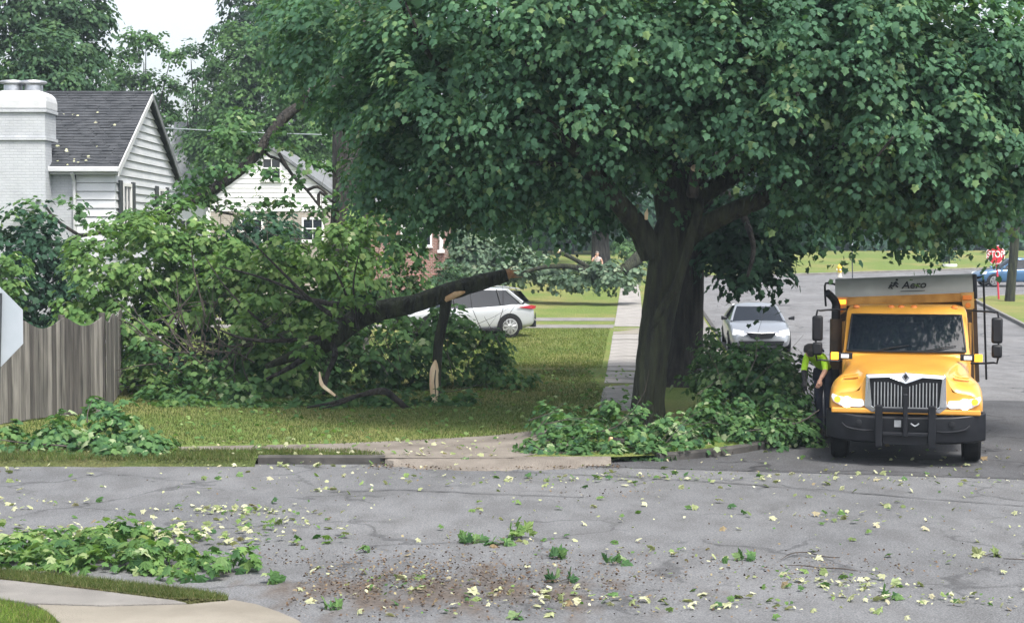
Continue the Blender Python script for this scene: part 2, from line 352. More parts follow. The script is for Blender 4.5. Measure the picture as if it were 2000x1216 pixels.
# lawn block built as sub-strips; the walk lies in a gap of its own
tag(strip('lawn', NWY, lambda Y: -200, nwr, LAWN, M['lawn'], 40), kind='structure')
tag(strip('verge_paving', [42, 45, 55, 65, 75, 85, 91], lambda Y: kx(Y)-1.45, lambda Y: kx(Y)-.16, LAWN+.008, M['concrete'], 2), kind='structure')
def farl(X): return 104+max(0, X-12)*.55
mb = MB(); v = []; f = []
for i, d in enumerate([0, 3, 10, 25, 45, 90, 190]):
    for k in range(41):
        X = 9.0+k*3.6; Y = farl(X)*(1 if d else 1)+d; v.append((X, Y, g(Y)+LAWN+.03))
for i in range(6):
    for k in range(40): f.append((i*41+k, i*41+k+1, (i+1)*41+k+1, (i+1)*41+k))
mb.add(v, f); tag(mb.build('far_lawn', M['lawn']), kind='structure')
rk = lambda Y: 18.7+(Y-60)*.175
NEY = [38, 45, 52, 60, 66, 72, 76, 79, 80.5, 81.3]
def ner(Y): return rk(Y)+ (0 if Y < 77 else (Y-77)**2*.22)
tag(strip('corner_lawn', NEY, ner, lambda Y: 90, LAWN, M['lawn'], 10), kind='structure')
def kerb(name, pts, w=.15, h=.125, mtl='kerb'):
    mb = MB(); secs = []
    pts = [Vector((p[0], p[1], 0)) for p in pts]
    for i, p in enumerate(pts):
        t = (pts[min(i+1, len(pts)-1)]-pts[max(i-1, 0)]).normalized(); n = Vector((-t.y, t.x, 0)); z = g(p.y)
        secs.append([p+n*(w/2)+Vector((0, 0, z-.05)), p+n*(w/2)+Vector((0, 0, z+h)), p-n*(w/2-.02)+Vector((0, 0, z+h)), p-n*(w/2)+Vector((0, 0, z+h-.025)), p-n*(w/2)+Vector((0, 0, z-.05))])
    mb.loft(secs, close=True); return tag(mb.build(name, M[mtl], angle=30), kind='structure')
kerb('kerb', [(x, FE+.07) for x in np.linspace(-3.85, -1.93, 5)], h=.13)
def slope(name, x0, x1, mtl, y1=24.42, n=24):
    mb = MB(); v = []; f = []
    for k in range(n+1):
        x = x0+(x1-x0)*k/n; w = random.uniform(-.05, .05)*(1 if mtl == 'lawn2' else 2.2)
        ye = y1 if mtl == 'lawn2' else FE-.08-(FE-.08-y1)*math.sin(math.pi*min(1, max(0, k/n)))**.7; w *= 1 if 0 < k < n else 0
        y1_, y1 = y1, ye; v += [(x, FE+(.01 if mtl == 'lawn2' else .10), LAWN+(.004 if mtl == 'lawn2' else .013)), (x, (FE+y1)/2+w, LAWN*(.72 if mtl == 'lawn2' else .78)), (x, y1+w, .001)]; y1 = y1_
    for k in range(n): f += [(3*k, 3*k+3, 3*k+4, 3*k+1), (3*k+1, 3*k+4, 3*k+5, 3*k+2)]
    mb.add(v, f); tag(mb.build(name, M[mtl]), kind='structure')
slope('verge_edge', -60, -3.86, 'lawn2', n=120); slope('driveway_apron', -1.92, 1.5, 'dirt', 24.05)
kerb('kerb', [(kx(Y)+.0, Y) for Y in list(np.linspace(25.05, 29, 14))+[33, 40, 50, 60, 70, 80, 90]], h=.125)
kerb('kerb', [(ner(Y)-.02, Y) for Y in NEY], h=.135, mtl='concrete')
kerb('kerb', [(9.0+k*4, farl(9.0+k*4)-.08) for k in range(26)], h=.15, mtl='concrete')
for pts in ([(995, 921), (1200, 931), (1400, 943), (1650, 962), (1850, 978), (2030, 992)], [(640, 962), (780, 958), (900, 963), (1020, 968), (1150, 972)], [(1750, 760), (1820, 772), (1900, 768), (2010, 776)], [(1930, 850), (1960, 838), (2010, 842)], [(1560, 640), (1640, 655), (1740, 648)]):
    q = [G(x, y) for x, y in pts]; op, _ = catmull(q, [0]*len(q), 6); mb = MB(); secs = []
    for i, p in enumerate(op):
        w_ = random.uniform(.006, .022); zz = g(p.y)+.016; j = random.uniform(-.03, .03); secs.append([(p.x, p.y-w_+j, zz), (p.x, p.y+w_+j, zz)])
    mb.loft(secs, caps=False); tag(mb.build('tar_seam', M['tar']), kind='structure')
# worn path that runs along the cross road, and the narrow walk with its slabs
def polysheet(name, pix_pts, up, material, kind='structure'):
    pts = [G(x, y, up) for x, y in pix_pts]
    mb = MB(); mb.poly([(p.x, p.y, g(p.y)+up) for p in pts]); o = mb.build(name, material); return tag(o, kind=kind)
polysheet('worn_path', [(-40, 882), (330, 879), (560, 877), (690, 884), (745, 893.5), (880, 894), (1000, 893.5), (1080, 882), (1150, 862), (1160, 830), (1060, 838), (960, 850), (820, 858), (640, 866), (330, 872), (-40, 876)], LAWN+.008, M['dirt'])
def wx(Y): return 1.92+(Y-35)*.0735
walk = empty('sidewalk'); tag(walk, kind='structure')
slab_m = MB().box(-.515, .515, 0, 1.193, -.08, .012).mesh('slab', M['slabpale'], smooth=False)
slab_l = MB().box(-.515, .515, 0, 1.185, -.08, .012).mesh('slab', M['concretelight'], smooth=False)
Y = 31.6; i = 0
while Y < 62:
    o = link('slab', slab_l if 53.5 < Y < 57.5 else slab_m, walk)
    o.location = (wx(Y)+.53, Y, g(Y)+LAWN+.004+random.uniform(-.012, .016)); o.rotation_euler = (random.uniform(-.012, .012)+(.017 if Y > 45 else 0), random.uniform(-.01, .01), -.0733+random.uniform(-.008, .008)); Y += 1.2; i += 1
tag(strip('far_walk', [Y, 70, 80, 92], lambda y: wx(y)+.02, lambda y: wx(y)+1.05, LAWN+.016, M['slabpale'], 1, walk), kind='stuff')
# driveway: two concrete tracks with grass between
for y0, y1 in ((57.3, 59.0), (61.0, 62.9)):
    tag(strip('driveway_track', [y0, (y0+y1)/2, y1], lambda Y: -16, lambda Y: wx(Y)-.01, LAWN+.010, M['concrete'], 6), kind='structure')
# near corner by the camera: verge, walk and lawn
def sheet(name, pix_pts, up, material, skirt=.14):
    pts = [G(x, y, up) for x, y in pix_pts]
    mb = MB(); mb.prism([(p.x, p.y, up-skirt) for p in pts], (0, 0, skirt)); return tag(mb.build(name, material, smooth=False), kind='structure')
near = empty('near_walk'); tag(near, kind='structure')
def slabp(pixs, up, m):
    pts = [G(x, y, up) for x, y in pixs]; mb = MB(); mb.prism([(p.x, p.y, up-.12) for p in pts], (0, 0, .12)); mb.build('slab', M[m], near, smooth=False, bevel=.008)
slabp([(-120, 1120), (30, 1133), (200, 1152), (330, 1168), (365, 1176), (200, 1180), (60, 1176), (-120, 1150)], .10, 'concrete')
slabp([(70, 1179), (200, 1183), (370, 1178.5), (455, 1170), (500, 1178), (545, 1193), (580, 1208), (605, 1225), (620, 1250), (620, 1330), (140, 1330), (118, 1216), (100, 1198)], .10, 'concretelight')
VERGE_PX = [(-160, 1098), (0, 1112), (120, 1122), (280, 1140), (400, 1154), (446, 1164), (440, 1170), (330, 1166.5), (200, 1150), (60, 1134), (-160, 1108)]
NLAWN_PX = [(-160, 1150), (20, 1174), (85, 1190), (108, 1208), (126, 1240), (140, 1330), (-200, 1330)]
sheet('near_verge', VERGE_PX, .115, M['lawn2'], .12)
sheet('near_lawn', NLAWN_PX, .118, M['lawn2'], .12)
# grass blades
def inpoly(x, y, poly):
    c = np.zeros(len(x), bool); n = len(poly)
    for i in range(n):
        x0, y0 = poly[i]; x1, y1 = poly[(i+1) % n]
        k = ((y0 > y) != (y1 > y)) & (x < (x1-x0)*(y-y0)/(y1-y0+1e-9)+x0); c ^= k
    return c
def blades(name, poly, n, h, w, z, cols, parent=None):
    P2 = np.array(poly); lo, hi = P2.min(0), P2.max(0)
    q = rng.uniform(lo, hi, (n*3, 2)); q = q[inpoly(q[:, 0], q[:, 1], poly)][:n]; n = len(q)
    a = rng.uniform(0, 6.283, n); hh = h*rng.uniform(.5, 1.3, n); lean = rng.normal(0, .45, (n, 2))*hh[:, None]; zz = np.array([g(y) for y in q[:, 1]])+z
    dx, dy = np.cos(a)*w, np.sin(a)*w; v = np.zeros((n, 3, 3))
    v[:, 0] = np.c_[q[:, 0]-dx, q[:, 1]-dy, zz]; v[:, 1] = np.c_[q[:, 0]+dx, q[:, 1]+dy, zz]; v[:, 2] = np.c_[q[:, 0]+lean[:, 0], q[:, 1]+lean[:, 1], zz+hh]
    me = bpy.data.meshes.new(name); me.vertices.add(3*n); me.vertices.foreach_set('co', v.reshape(-1))
    me.loops.add(3*n); me.loops.foreach_set('vertex_index', np.arange(3*n)); me.polygons.add(n); me.polygons.foreach_set('loop_start', np.arange(0, 3*n, 3)); me.polygons.foreach_set('loop_total', np.full(n, 3))
    at = me.attributes.new('rnd', 'FLOAT', 'POINT'); at.data.foreach_set('value', np.repeat(rng.random(n), 3)); me.materials.append(cols); me.update()
    return link(name, me, parent)
M['blade'] = leafmat('grass_blade', [(0, (.07, .13, .02)), (.6, (.12, .20, .035)), (.9, (.19, .25, .06)), (1, (.30, .28, .11))], .3)
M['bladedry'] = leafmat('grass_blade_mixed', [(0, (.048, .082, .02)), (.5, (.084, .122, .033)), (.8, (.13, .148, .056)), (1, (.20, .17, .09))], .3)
M['bladesun'] = leafmat('grass_blade_sunny', [(0, (.075, .115, .026)), (.5, (.13, .18, .045)), (.8, (.19, .215, .075)), (1, (.27, .24, .11))], .3)  # brighter copy of the mixed blades, sunlight painted into its colour
w2 = lambda L, up: [(lambda p: (p.x, p.y))(G(x, y, up)) for x, y in L]
tag(blades('near_verge_grass', w2(VERGE_PX, .115), 26000, .055, .0035, .10, M['bladedry']), 'strip of short grass between near walk and leaf heap', 'grass', kind='stuff')
tag(blades('near_lawn_grass', w2(NLAWN_PX, .118), 24000, .05, .003, .11, M['blade']), 'green lawn corner in front of the near walk', 'grass', kind='stuff')
VP2 = [(-9, 24.5), (-3.9, 24.5), (-3.9, 24.8), (-2.0, 24.82), (-2.0, 25.15), (-2.6, 25.65), (-9, 25.65)]
LP2 = [(-9, 26.2), (-2.3, 26.4), (0.0, 27.6), (1.9, 29.4), (2.0, 36), (1.9, 42), (-9, 36)]
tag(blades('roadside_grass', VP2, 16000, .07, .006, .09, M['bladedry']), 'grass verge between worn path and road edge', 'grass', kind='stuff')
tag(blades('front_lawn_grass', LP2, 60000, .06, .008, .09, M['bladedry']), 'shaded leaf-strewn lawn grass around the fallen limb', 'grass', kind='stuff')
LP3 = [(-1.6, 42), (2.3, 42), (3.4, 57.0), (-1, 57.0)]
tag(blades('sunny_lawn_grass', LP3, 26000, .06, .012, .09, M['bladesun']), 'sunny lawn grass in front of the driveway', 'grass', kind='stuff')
# ------------------------------------------------------------------ houses
def window(parent, x0, x1, z0, z1, y, face='-Y', frame='trim', mull=True, t=.05):
    def mp(a, b, d):   # a along wall, b height, d outwards
        return (a, y-d, b) if face == '-Y' else (y+d, a, b)
    def bx(mb, a0, a1, b0, b1, d0, d1):
        c = [mp(a, b, d) for d in (d0, d1) for a, b in ((a0, b0), (a1, b0), (a1, b1), (a0, b1))]
        mb.add(c, [(3, 2, 1, 0), (4, 5, 6, 7), (0, 1, 5, 4), (1, 2, 6, 5), (2, 3, 7, 6), (3, 0, 4, 7)])
    mb = MB(); fw = .09
    bx(mb, x0, x1, z0-fw, z0, 0, t); bx(mb, x0, x1, z1-fw, z1, 0, t); bx(mb, x0, x0+fw, z0, z1-fw, 0, t); bx(mb, x1-fw, x1, z0, z1-fw, 0, t)
    w = mb.build('window', M[frame], parent, smooth=False)
    if parent is not None and '_o' in parent.keys(): w['_o'] = parent['_o']
    mb = MB(); bx(mb, x0+fw, x1-fw, z0, z1-fw, -.03, .012); mb.build('pane', M['glass'], w, smooth=False)
    mb = MB(); bx(mb, x0-.04, x1+.04, z0-fw-.05, z0-fw-.002, 0, t+.05); mb.build('sill', M[frame], w, smooth=False)
    if mull:
        mb = MB(); zc = (z0+z1)/2; bx(mb, x0+fw, x1-fw, zc-.03, zc+.03, .013, t-.005); xc = (x0+x1)/2; bx(mb, xc-.015, xc+.015, z0, z1-fw, .0135, t-.015); mb.build('muntin', M[frame], w, smooth=False)
    return w
def roof_slope(parent, x0, x1, y0, z0, y1, z1, material, courses, tabw=.33, th=.012):
    """stepped shingle courses on a slope from eave (y0,z0) to ridge (y1,z1)"""
    mb = MB(); 
    nrm = Vector((0, -(z1-z0), (y1-y0))).normalized() * (1 if y1 > y0 else -1)
    for c in range(courses):
        a, b = c/courses, (c+1)/courses
        x = x0-random.random()*tabw
        while x < x1:
            xa, xb = max(x, x0), min(x+tabw*random.uniform(.9, 1.1), x1); x += tabw
            if xb-xa < .03: continue
            lift = th*random.uniform(.8, 1.8); dz = random.uniform(-.1, .1)/courses
            pa = Vector((0, y0+(y1-y0)*(a+dz), z0+(z1-z0)*(a+dz)))+nrm*lift; pb = Vector((0, y0+(y1-y0)*b, z0+(z1-z0)*b))
            mb.add([(xa+.004, pa.y, pa.z), (xb-.004, pa.y, pa.z), (xb-.004, pb.y, pb.z), (xa+.004, pb.y, pb.z), (xa+.004, pa.y-nrm.y*lift*1.6, pa.z-nrm.z*lift*1.6), (xb-.004, pa.y-nrm.y*lift*1.6, pa.z-nrm.z*lift*1.6)], [(0, 1, 2, 3), (4, 5, 1, 0)])
    o = mb.build('shingles', material, parent, smooth=False); o['kind'] = 'stuff'; return o
# --- white house with the chimney
hx = -10.62; hy0, hy1 = 44.0, 52.0; ez, rz_ = 5.36, 7.58; hb = -.1
H = worldthing('white_house', (hx-4, hy0, 0)); tag(H, 'white painted brick house with dark shingle roof and broad chimney', 'house')
mb = MB(); mb.box(hx-9.4, hx-1.12, hy0, hy1-.02, hb, ez-.12); mb.build('brick_wall', M['whitebrick'], H, smooth=False)
# gable end in clapboards, one board after another, and the return on the front corner
mb = MB(); mb.prism([(hx-.06, hy0+.06, hb), (hx-.06, hy1-.06, hb), (hx-.06, hy1-.06, ez-.05), (hx-.06, (hy0+hy1)/2, rz_-.18), (hx-.06, hy0+.06, ez-.05)], (-1.0, 0, 0)); mb.build('gable_core', M['lapgap'], H, smooth=False)
bh = .225; z = hb+.3; rise = (rz_-ez)/((hy1-hy0)/2)
while z < rz_-.35:
    zt = z+bh
    def lim(zz):
        k = max(0, (zz-ez+.10)/rise); return hy0+.02+k, hy1-.02-k
    a0, a1 = lim(z); b0, b1 = lim(zt)
    if a1-a0 > .3:
        mb = MB(); o1, o0 = .060, .022
        b0 = max(b0, a0); b1 = min(b1, a1)
        mb.add([(hx-.06+o1, a0, z), (hx-.06+o1, a1, z), (hx-.06+o0, b1, zt-.014), (hx-.06+o0, b0, zt-.014), (hx-.06, a0, z), (hx-.06, a1, z), (hx-.06, b1, zt-.014), (hx-.06, b0, zt-.014)], [(0, 1, 2, 3), (7, 6, 5, 4), (0, 4, 5, 1), (1, 5, 6, 2), (2, 6, 7, 3), (3, 7, 4, 0)])
        mb.build('clapboard', M['siding'], H, smooth=False)
    if zt < ez-.12:
        mb = MB(); mb.add([(hx-1.05, hy0-.03, z), (hx-.01, hy0-.03, z), (hx-.01, hy0, zt-.014), (hx-1.05, hy0, zt-.014), (hx-1.05, hy0+.06, z), (hx-.01, hy0+.06, z), (hx-.01, hy0+.06, zt-.014), (hx-1.05, hy0+.06, zt-.014)], [(0, 1, 2, 3), (7, 6, 5, 4), (0, 4, 5, 1), (1, 5, 6, 2), (2, 6, 7, 3), (3, 7, 4, 0)])
        mb.build('clapboard', M['siding'], H, smooth=False)
    z = zt
rf = empty('roof'); rf.parent = H; rf['_o'] = H['_o']; ym = (hy0+hy1)/2
mb = MB()
for s in (0, 1):
    ya = hy0-.22 if s == 0 else hy1+.22; za = ez-.10
    mb.prism([(hx-9.6, ya, za), (hx+.12, ya, za), (hx+.12, ym, rz_), (hx-9.6, ym, rz_)], (0, 0, .07))
mb.build('deck', M['shingle'], rf, smooth=False)
for s in (0, 1): roof_slope(rf, hx-9.6, hx+.13, hy0-.24 if s == 0 else hy1+.24, ez-.02, ym, rz_+.085, M['shingle'], 26)
mb = MB(); mb.tube([(hx-9.6, ym, rz_+.085), (hx+.14, ym, rz_+.085)], .06, 8, 1); mb.build('ridge_cap', M['shingle'], rf)
for s in (0, 1):
    mb = MB(); ya = hy0-.26 if s == 0 else hy1+.26
    mb.prism([(hx+.125, ya, ez-.28), (hx+.125, ym, rz_-.10), (hx+.125, ym, rz_+.07), (hx+.125, ya, ez-.06)], (.035, 0, 0)); mb.build('rake_board', M['white'] if s == 0 else M['greyroof'], rf, smooth=False)
mb = MB(); mb.box(hx-9.6, hx+.15, hy0-.37, hy0-.245, ez-.16, ez-.02); mb.build('gutter', M['white'], H, smooth=False, bevel=.02)
mb = MB(); mb.box(hx-9.6, hx+.1, hy0-.24, hy0-.02, ez-.22, ez-.17); mb.build('fascia', M['white'], H, smooth=False)
mb = MB(); mb.tube([(hx-1.09, hy0-.30, ez-.18), (hx-1.09, hy0-.07, ez-.4), (hx-1.09, hy0-.07, .1)], .05, 8, 1); mb.build('downspout', M['white'], H)
for k, (a, b) in enumerate(((hy0+.75, hy0+1.75), (hy0+5.3, hy0+6.3))):
    window(H, a, b, 3.35, 4.95, hx-.008, '+X')
    for c in (a-.42, b+.06):
        mb = MB(); mb.box(hx-.005, hx+.04, c, c+.36, 3.3, 5.0); sh = mb.build('shutter', M['shutter'], H, smooth=False)
# chimney
cx = -13.0
mb = MB(); c0, c1, yf = cx-.68, cx+.68, hy0-.62
mb.box(c0, c1, yf, hy0-.003, hb, 6.02); mb.box(c0-.05, c1+.05, yf-.05, hy0+.45, 6.021, 6.10)
mb.box(c0-.01, c1+.01, yf-.01, hy0+.4, 6.101, 6.75); mb.box(c0-.06, c1+.06, yf-.06, hy0+.46, 6.751, 6.84)
ch = mb.build('chimney', M['whitebrick'], H, smooth=False); ch['_o'] = H['_o']
mb = MB(); secs = []
for e, zz in ((.05, 6.841), (.05, 7.05), (.02, 7.2), (-.08, 7.30), (-.2, 7.34)):
    secs.append([(c0-e, yf-e, zz), (c1+e, yf-e, zz), (c1+e, hy0+.4+e, zz), (c0-e, hy0+.4+e, zz)])
mb.loft(secs, close=True); mb.build('chimney_crown', M['white'], ch, smooth=False, bevel=.03)
for dx in (-.30, .25):
    mb = MB(); mb.lathe([(.24, 0), (.24, .16), (.22, .2), (.33, .21), (.36, .24), (.33, .28), (.2, .30)], (cx+dx, hy0-.1, 7.335), seg=18); mb.build('flue_cap', M['steel'], ch)
# --- white gabled house behind
D2 = 76.0; s2 = F/D2; zb = g(D2)+LAWN
def X2(px): return (px-1000)/s2
def Z2(py): return CH-(py-468)/s2
H2 = worldthing('gabled_house', (X2(560), D2, zb)); tag(H2, 'white sided gabled house with brick ground floor behind the fallen trees', 'house')
xl, xr = X2(408), X2(668); zs = Z2(413); apx = X2(530); apz = Z2(292)
mb = MB(); mb.box(xl, xr, D2, D2+9, zb-.3, zs); mb.build('brick_wall', M['tanbrick'], H2, smooth=False)
ezl = Z2(395)
mb = MB(); mb.prism([(xl-.05, D2+.02, zs+.002), (xr+.05, D2+.02, zs+.002), (xr+.05, D2+.02, ezl), (apx, D2+.02, apz), (xl-.05, D2+.02, ezl)], (0, 8.9, 0)); mb.build('gable_core', M['lapgap'], H2, smooth=False)
z = zs+.01
while z < apz-.25:
    zt = z+.215
    def lx(zz): 
        k = max(0, (zz-ezl)/(apz-ezl)); return xl+(apx-xl)*k, xr+(apx-xr)*k
    (a0, a1), (b0, b1) = lx(z), lx(zt)
    mb = MB(); y = D2+.02
    mb.add([(a0, y-.05, z), (a1, y-.05, z), (b1, y-.02, zt-.014), (b0, y-.02, zt-.014), (a0, y, z), (a1, y, z), (b1, y, zt-.014), (b0, y, zt-.014)], [(0, 1, 2, 3), (7, 6, 5, 4), (0, 4, 5, 1), (1, 5, 6, 2), (2, 6, 7, 3), (3, 7, 4, 0)])
    mb.build('clapboard', M['trim'], H2, smooth=False); z = zt
mb = MB()
for a, b in (((xl-.35, ezl-.15), (apx, apz+.02)), ((apx, apz+.02), (xr+.35, ezl-.15))):
    mb.prism([(a[0], D2-.25, a[1]), (b[0], D2-.25, b[1]), (b[0], D2-.25, b[1]+.16), (a[0], D2-.25, a[1]+.16)], (0, 9.3, 0))
mb.build('roof', M['greyroof'], H2, smooth=False)
mb = MB(); mb.box(X2(404), X2(412), D2-.06, D2-.002, zb, zs); mb.build('corner_trim', M['trim'], H2, smooth=False)
window(H2, X2(512), X2(552), Z2(350), Z2(308), D2-.03, mull=True)
window(H2, X2(590), X2(633), Z2(468), Z2(425), D2-.002)
window(H2, X2(470), X2(515), Z2(478), Z2(425), D2-.002)
mb = MB(); mb.box(X2(652), X2(868), D2+1.0, D2+8, zb-.3, Z2(400)); w = mb.build('side_wing', M['brick'], H2, smooth=False); w['_o'] = H2['_o']
mb = MB(); mb.prism([(X2(640), D2+.6, Z2(402)), (X2(880), D2+.6, Z2(402)), (X2(880), D2+4.4, Z2(322)), (X2(640), D2+4.4, Z2(322))], (0, 0, .14)); mb.build('wing_roof', M['greyroof'], H2, smooth=False)
mb = MB(); mb.box(X2(640), X2(880), D2+.55, D2+.7, Z2(404), Z2(394)); mb.build('gutter', M['trim'], H2, smooth=False)
mb = MB(); mb.tube([(X2(860), D2+.9, Z2(400)), (X2(860), D2+.9, Z2(488))], .10, 10, 1); mb.box(X2(853), X2(867), D2+.78, D2+.98, Z2(494), Z2(488)); mb.build('porch_column', M['trim'], H2)
window(H2, X2(780), X2(842), Z2(478), Z2(412), D2+.998)
# porch steps in red brick in front of the wing
st = worldthing('brick_steps', (X2(825), D2-2.6, zb)); tag(st, 'low red brick porch and steps beside the gabled house', 'steps')
for k in range(4):
    mb = MB(); mb.box(X2(790), X2(858), D2-2.4+k*.4, D2+.98, zb-.1+k*.32, zb+.22+k*.32); mb.build('step', M['brick'], st, smooth=False)
mb = MB(); mb.box(X2(858)+.003, X2(866), D2-2.4, D2+.9, zb-.1, zb+1.75); mb.build('side_wall', M['brick'], st, smooth=False)
# --- pale house seen in the gap left of the gabled house and the grey roof behind
H3 = worldthing('pale_house', (X2(375), D2-6, zb)); tag(H3, 'pale house corner in the gap between the two white houses', 'house')
D3 = D2+14; s3 = F/D3; zb3 = g(D3)
mb = MB(); mb.box((330-1000)/s3, (400-1000)/s3, D3, D3+7, zb3-.2, CH+80/s3); mb.build('wall', M['siding'], H3, smooth=False)
mb = MB(); mb.prism([((322-1000)/s3, D3-.3, CH+78/s3), ((408-1000)/s3, D3-.3, CH+78/s3), ((400-1000)/s3, D3+3.5, CH+232/s3), ((318-1000)/s3, D3+3.5, CH+232/s3)], (0, 0, .15)); mb.build('roof', M['greyroof'], H3, smooth=False)
window(H3, (350-1000)/s3, (378-1000)/s3, CH-10/s3, CH+40/s3, D3-.002)
# ------------------------------------------------------------------ board fence with scalloped top
M['board'] = mat('weathered_board', (.050, .047, .044), .9, (.175, .163, .150), 5.0, bump=.5, stretch=(3.2, 3.2, .22), lo=.3, hi=.75)
M['board_b'] = mat('weathered_board_dark', (.034, .031, .030), .9, (.115, .104, .096), 5.0, bump=.5, stretch=(3.2, 3.2, .22), lo=.3, hi=.75)
M['board_c'] = mat('weathered_board_pale', (.095, .089, .082), .9, (.265, .248, .23), 5.0, bump=.5, stretch=(3.2, 3.2, .22), lo=.3, hi=.75)
A = G(-30, 833, LAWN); B = G(208, 803, LAWN)
fen = worldthing('board_fence', (A.x, A.y, LAWN)); tag(fen, 'weathered wooden board fence with scalloped top at the left edge', 'fence')
d = (B-A); d.z = 0; L = d.length; d.normalize(); n = Vector((-d.y, d.x, 0)); bw = .108; nb = int(L/bw)
post_s = [L-.05, L-.05-1.03, L-.05-2.06-.3]
def topz(s):
    u = (L-s)/1.05; u = u-math.floor(u); sc = 1-abs(math.cos(math.pi*u))**1.0
    return 1.86-.19*math.sin(math.pi*u)**1.2 if True else sc
def fboard(p0, dirv, nn, w, h0, h1, par):
    mb = MB(); off = nn*random.uniform(-.007, .007); a = p0+off; b = p0+dirv*w+off; t = nn*.02
    z0 = LAWN+random.uniform(.0, .04)
    v = [a, b, b+t, a+t]; vv = [Vector((p.x, p.y, z0)) for p in v]+[Vector((v[0].x, v[0].y, h0+LAWN)), Vector((v[1].x, v[1].y, h1+LAWN)), Vector((v[2].x, v[2].y, h1+LAWN)), Vector((v[3].x, v[3].y, h0+LAWN))]
    mb.add(vv, [(3, 2, 1, 0), (4, 5, 6, 7), (0, 1, 5, 4), (1, 2, 6, 5), (2, 3, 7, 6), (3, 0, 4, 7)])
    mb.build('board', M[random.choice(['board', 'board', 'board_b', 'board_c'])], par, smooth=False)
for i in range(nb):
    s = i*bw; fboard(Vector((A.x, A.y, 0))+d*s, d, n, bw-.006, topz(s), topz(s+bw), fen)
for s in (L-.02, L-1.07, L-2.12):
    p = Vector((A.x, A.y, 0))+d*s+n*.07; mb = MB(); mb.box(p.x-.05, p.x+.05, p.y-.05, p.y+.05, 0, 2.0); mb.build('post', M['board_b'], fen, smooth=False)
for zr in (.35, 1.45):
    mb = MB(); a = Vector((A.x, A.y, 0))+n*.028; b = a+d*L; mb.prism([(a.x, a.y, zr), (b.x, b.y, zr), (b.x, b.y, zr+.09), (a.x, a.y, zr+.09)], n*.035); mb.build('rail', M['board_b'], fen, smooth=False)
d2 = Vector((-.165, 1, 0)).normalized(); n2 = Vector((-1, -.165, 0)).normalized(); c = Vector((A.x, A.y, 0))+d*(L+.02)
for i in range(40): fboard(c+d2*(i*bw), d2, n2, bw-.006, 1.75-.06*math.sin(i*.3), 1.75-.06*math.sin((i+1)*.3), fen)
# ------------------------------------------------------------------ leaves
def tmpl(half, droop=.34, curl=.26):
    pts = [(0, 0)]+half+[(0, 1)]+[(-x, y) for x, y in half[::-1]]
    v = np.array([(x, y, -droop*abs(x)-curl*y*y) for x, y in pts], float); v[:, 1] -= .1
    f = [(0, i, i+1) for i in range(1, len(pts)-1)]
    return v, np.array(f)
T_FINE = tmpl([(.14, -.07), (.44, -.06), (.36, .05), (.27, .15), (.42, .24), (.62, .44), (.44, .44), (.27, .46), (.30, .58), (.24, .70), (.10, .80)])
T_MAPLE = tmpl([(.40, -.02), (.31, .20), (.50, .45), (.27, .61)])
T_KITE = tmpl([(.42, .40)], .3, .2)
T_STAR = tmpl([(.45, .05), (.25, .3), (.5, .55)], .3, .25)
def norm(a): return a/np.maximum(np.linalg.norm(a, axis=-1, keepdims=True), 1e-9)
def frames(N, T):
    N = norm(N); T = norm(T-N*np.sum(N*T, -1, keepdims=True)); return np.cross(T, N), T, N
def leaf_mesh(name, A, tm, material, parent=None, origin=None, kind=None):
    pos, N, T, sz, rnd = A; tv, tf = tm; n = len(pos); k = len(tv)
    B, T, N = frames(N, T)
    v = pos[:, None, :]+sz[:, None, None]*(tv[None, :, 0:1]*B[:, None, :]+tv[None, :, 1:2]*T[:, None, :]+tv[None, :, 2:3]*N[:, None, :])
    if origin is None and parent is not None and '_o' in parent.keys(): origin = parent['_o']
    if origin is not None: v = v-np.array(origin)[None, None, :]
    fc = (tf[None, :, :]+(np.arange(n)*k)[:, None, None]).reshape(-1, 3); nf = len(fc)
    me = bpy.data.meshes.new(name); me.vertices.add(n*k); me.vertices.foreach_set('co', v.reshape(-1).astype(np.float32))
    me.loops.add(nf*3); me.loops.foreach_set('vertex_index', fc.reshape(-1)); me.polygons.add(nf); me.polygons.foreach_set('loop_start', np.arange(0, nf*3, 3)); me.polygons.foreach_set('loop_total', np.full(nf, 3))
    at = me.attributes.new('rnd', 'FLOAT', 'POINT'); at.data.foreach_set('value', np.repeat(rnd, k).astype(np.float32))
    me.materials.append(material); me.update(); o = link(name, me, parent)
    if kind: o['kind'] = kind
    return o
_lm = {}
def leaf_objects(A, tm, mkey, parent, name='leaf', top=None):
    """single leaves that share mesh data; parts of `parent`, or top-level things when top=(label, category, group)"""
    pos, N, T, sz, rnd = A; B, T, N = frames(N, T); key = (mkey, id(tm))
    if key not in _lm:
        L = []
        for q in range(3):
            tv, tf = tm; v = tv.copy(); v[:, 2] += rng.normal(0, .035, len(v)); me = bpy.data.meshes.new('leaf'); me.from_pydata([tuple(x) for x in v], [], [tuple(x) for x in tf]); me.materials.append(M['leafo_'+mkey]); L.append(me)
        _lm[key] = L
    org = Vector(parent['_o']) if parent is not None and '_o' in parent.keys() else Vector((0, 0, 0))
    for i in range(len(pos)):
        o = bpy.data.objects.new(name, _lm[key][i % 3]); col.objects.link(o); o.parent = parent; s = float(sz[i])
        m = Matrix.Identity(4)
        for r in range(3):
            m[r][0] = B[i, r]*s; m[r][1] = T[i, r]*s; m[r][2] = N[i, r]*s; m[r][3] = pos[i, r]-org[r]
        o.matrix_basis = m
        if top: tag(o, *top)
def cat_(*L): return tuple(np.concatenate([a[i] for a in L]) for i in range(5))
def sel(A, m): return tuple(a[m] for a in A)
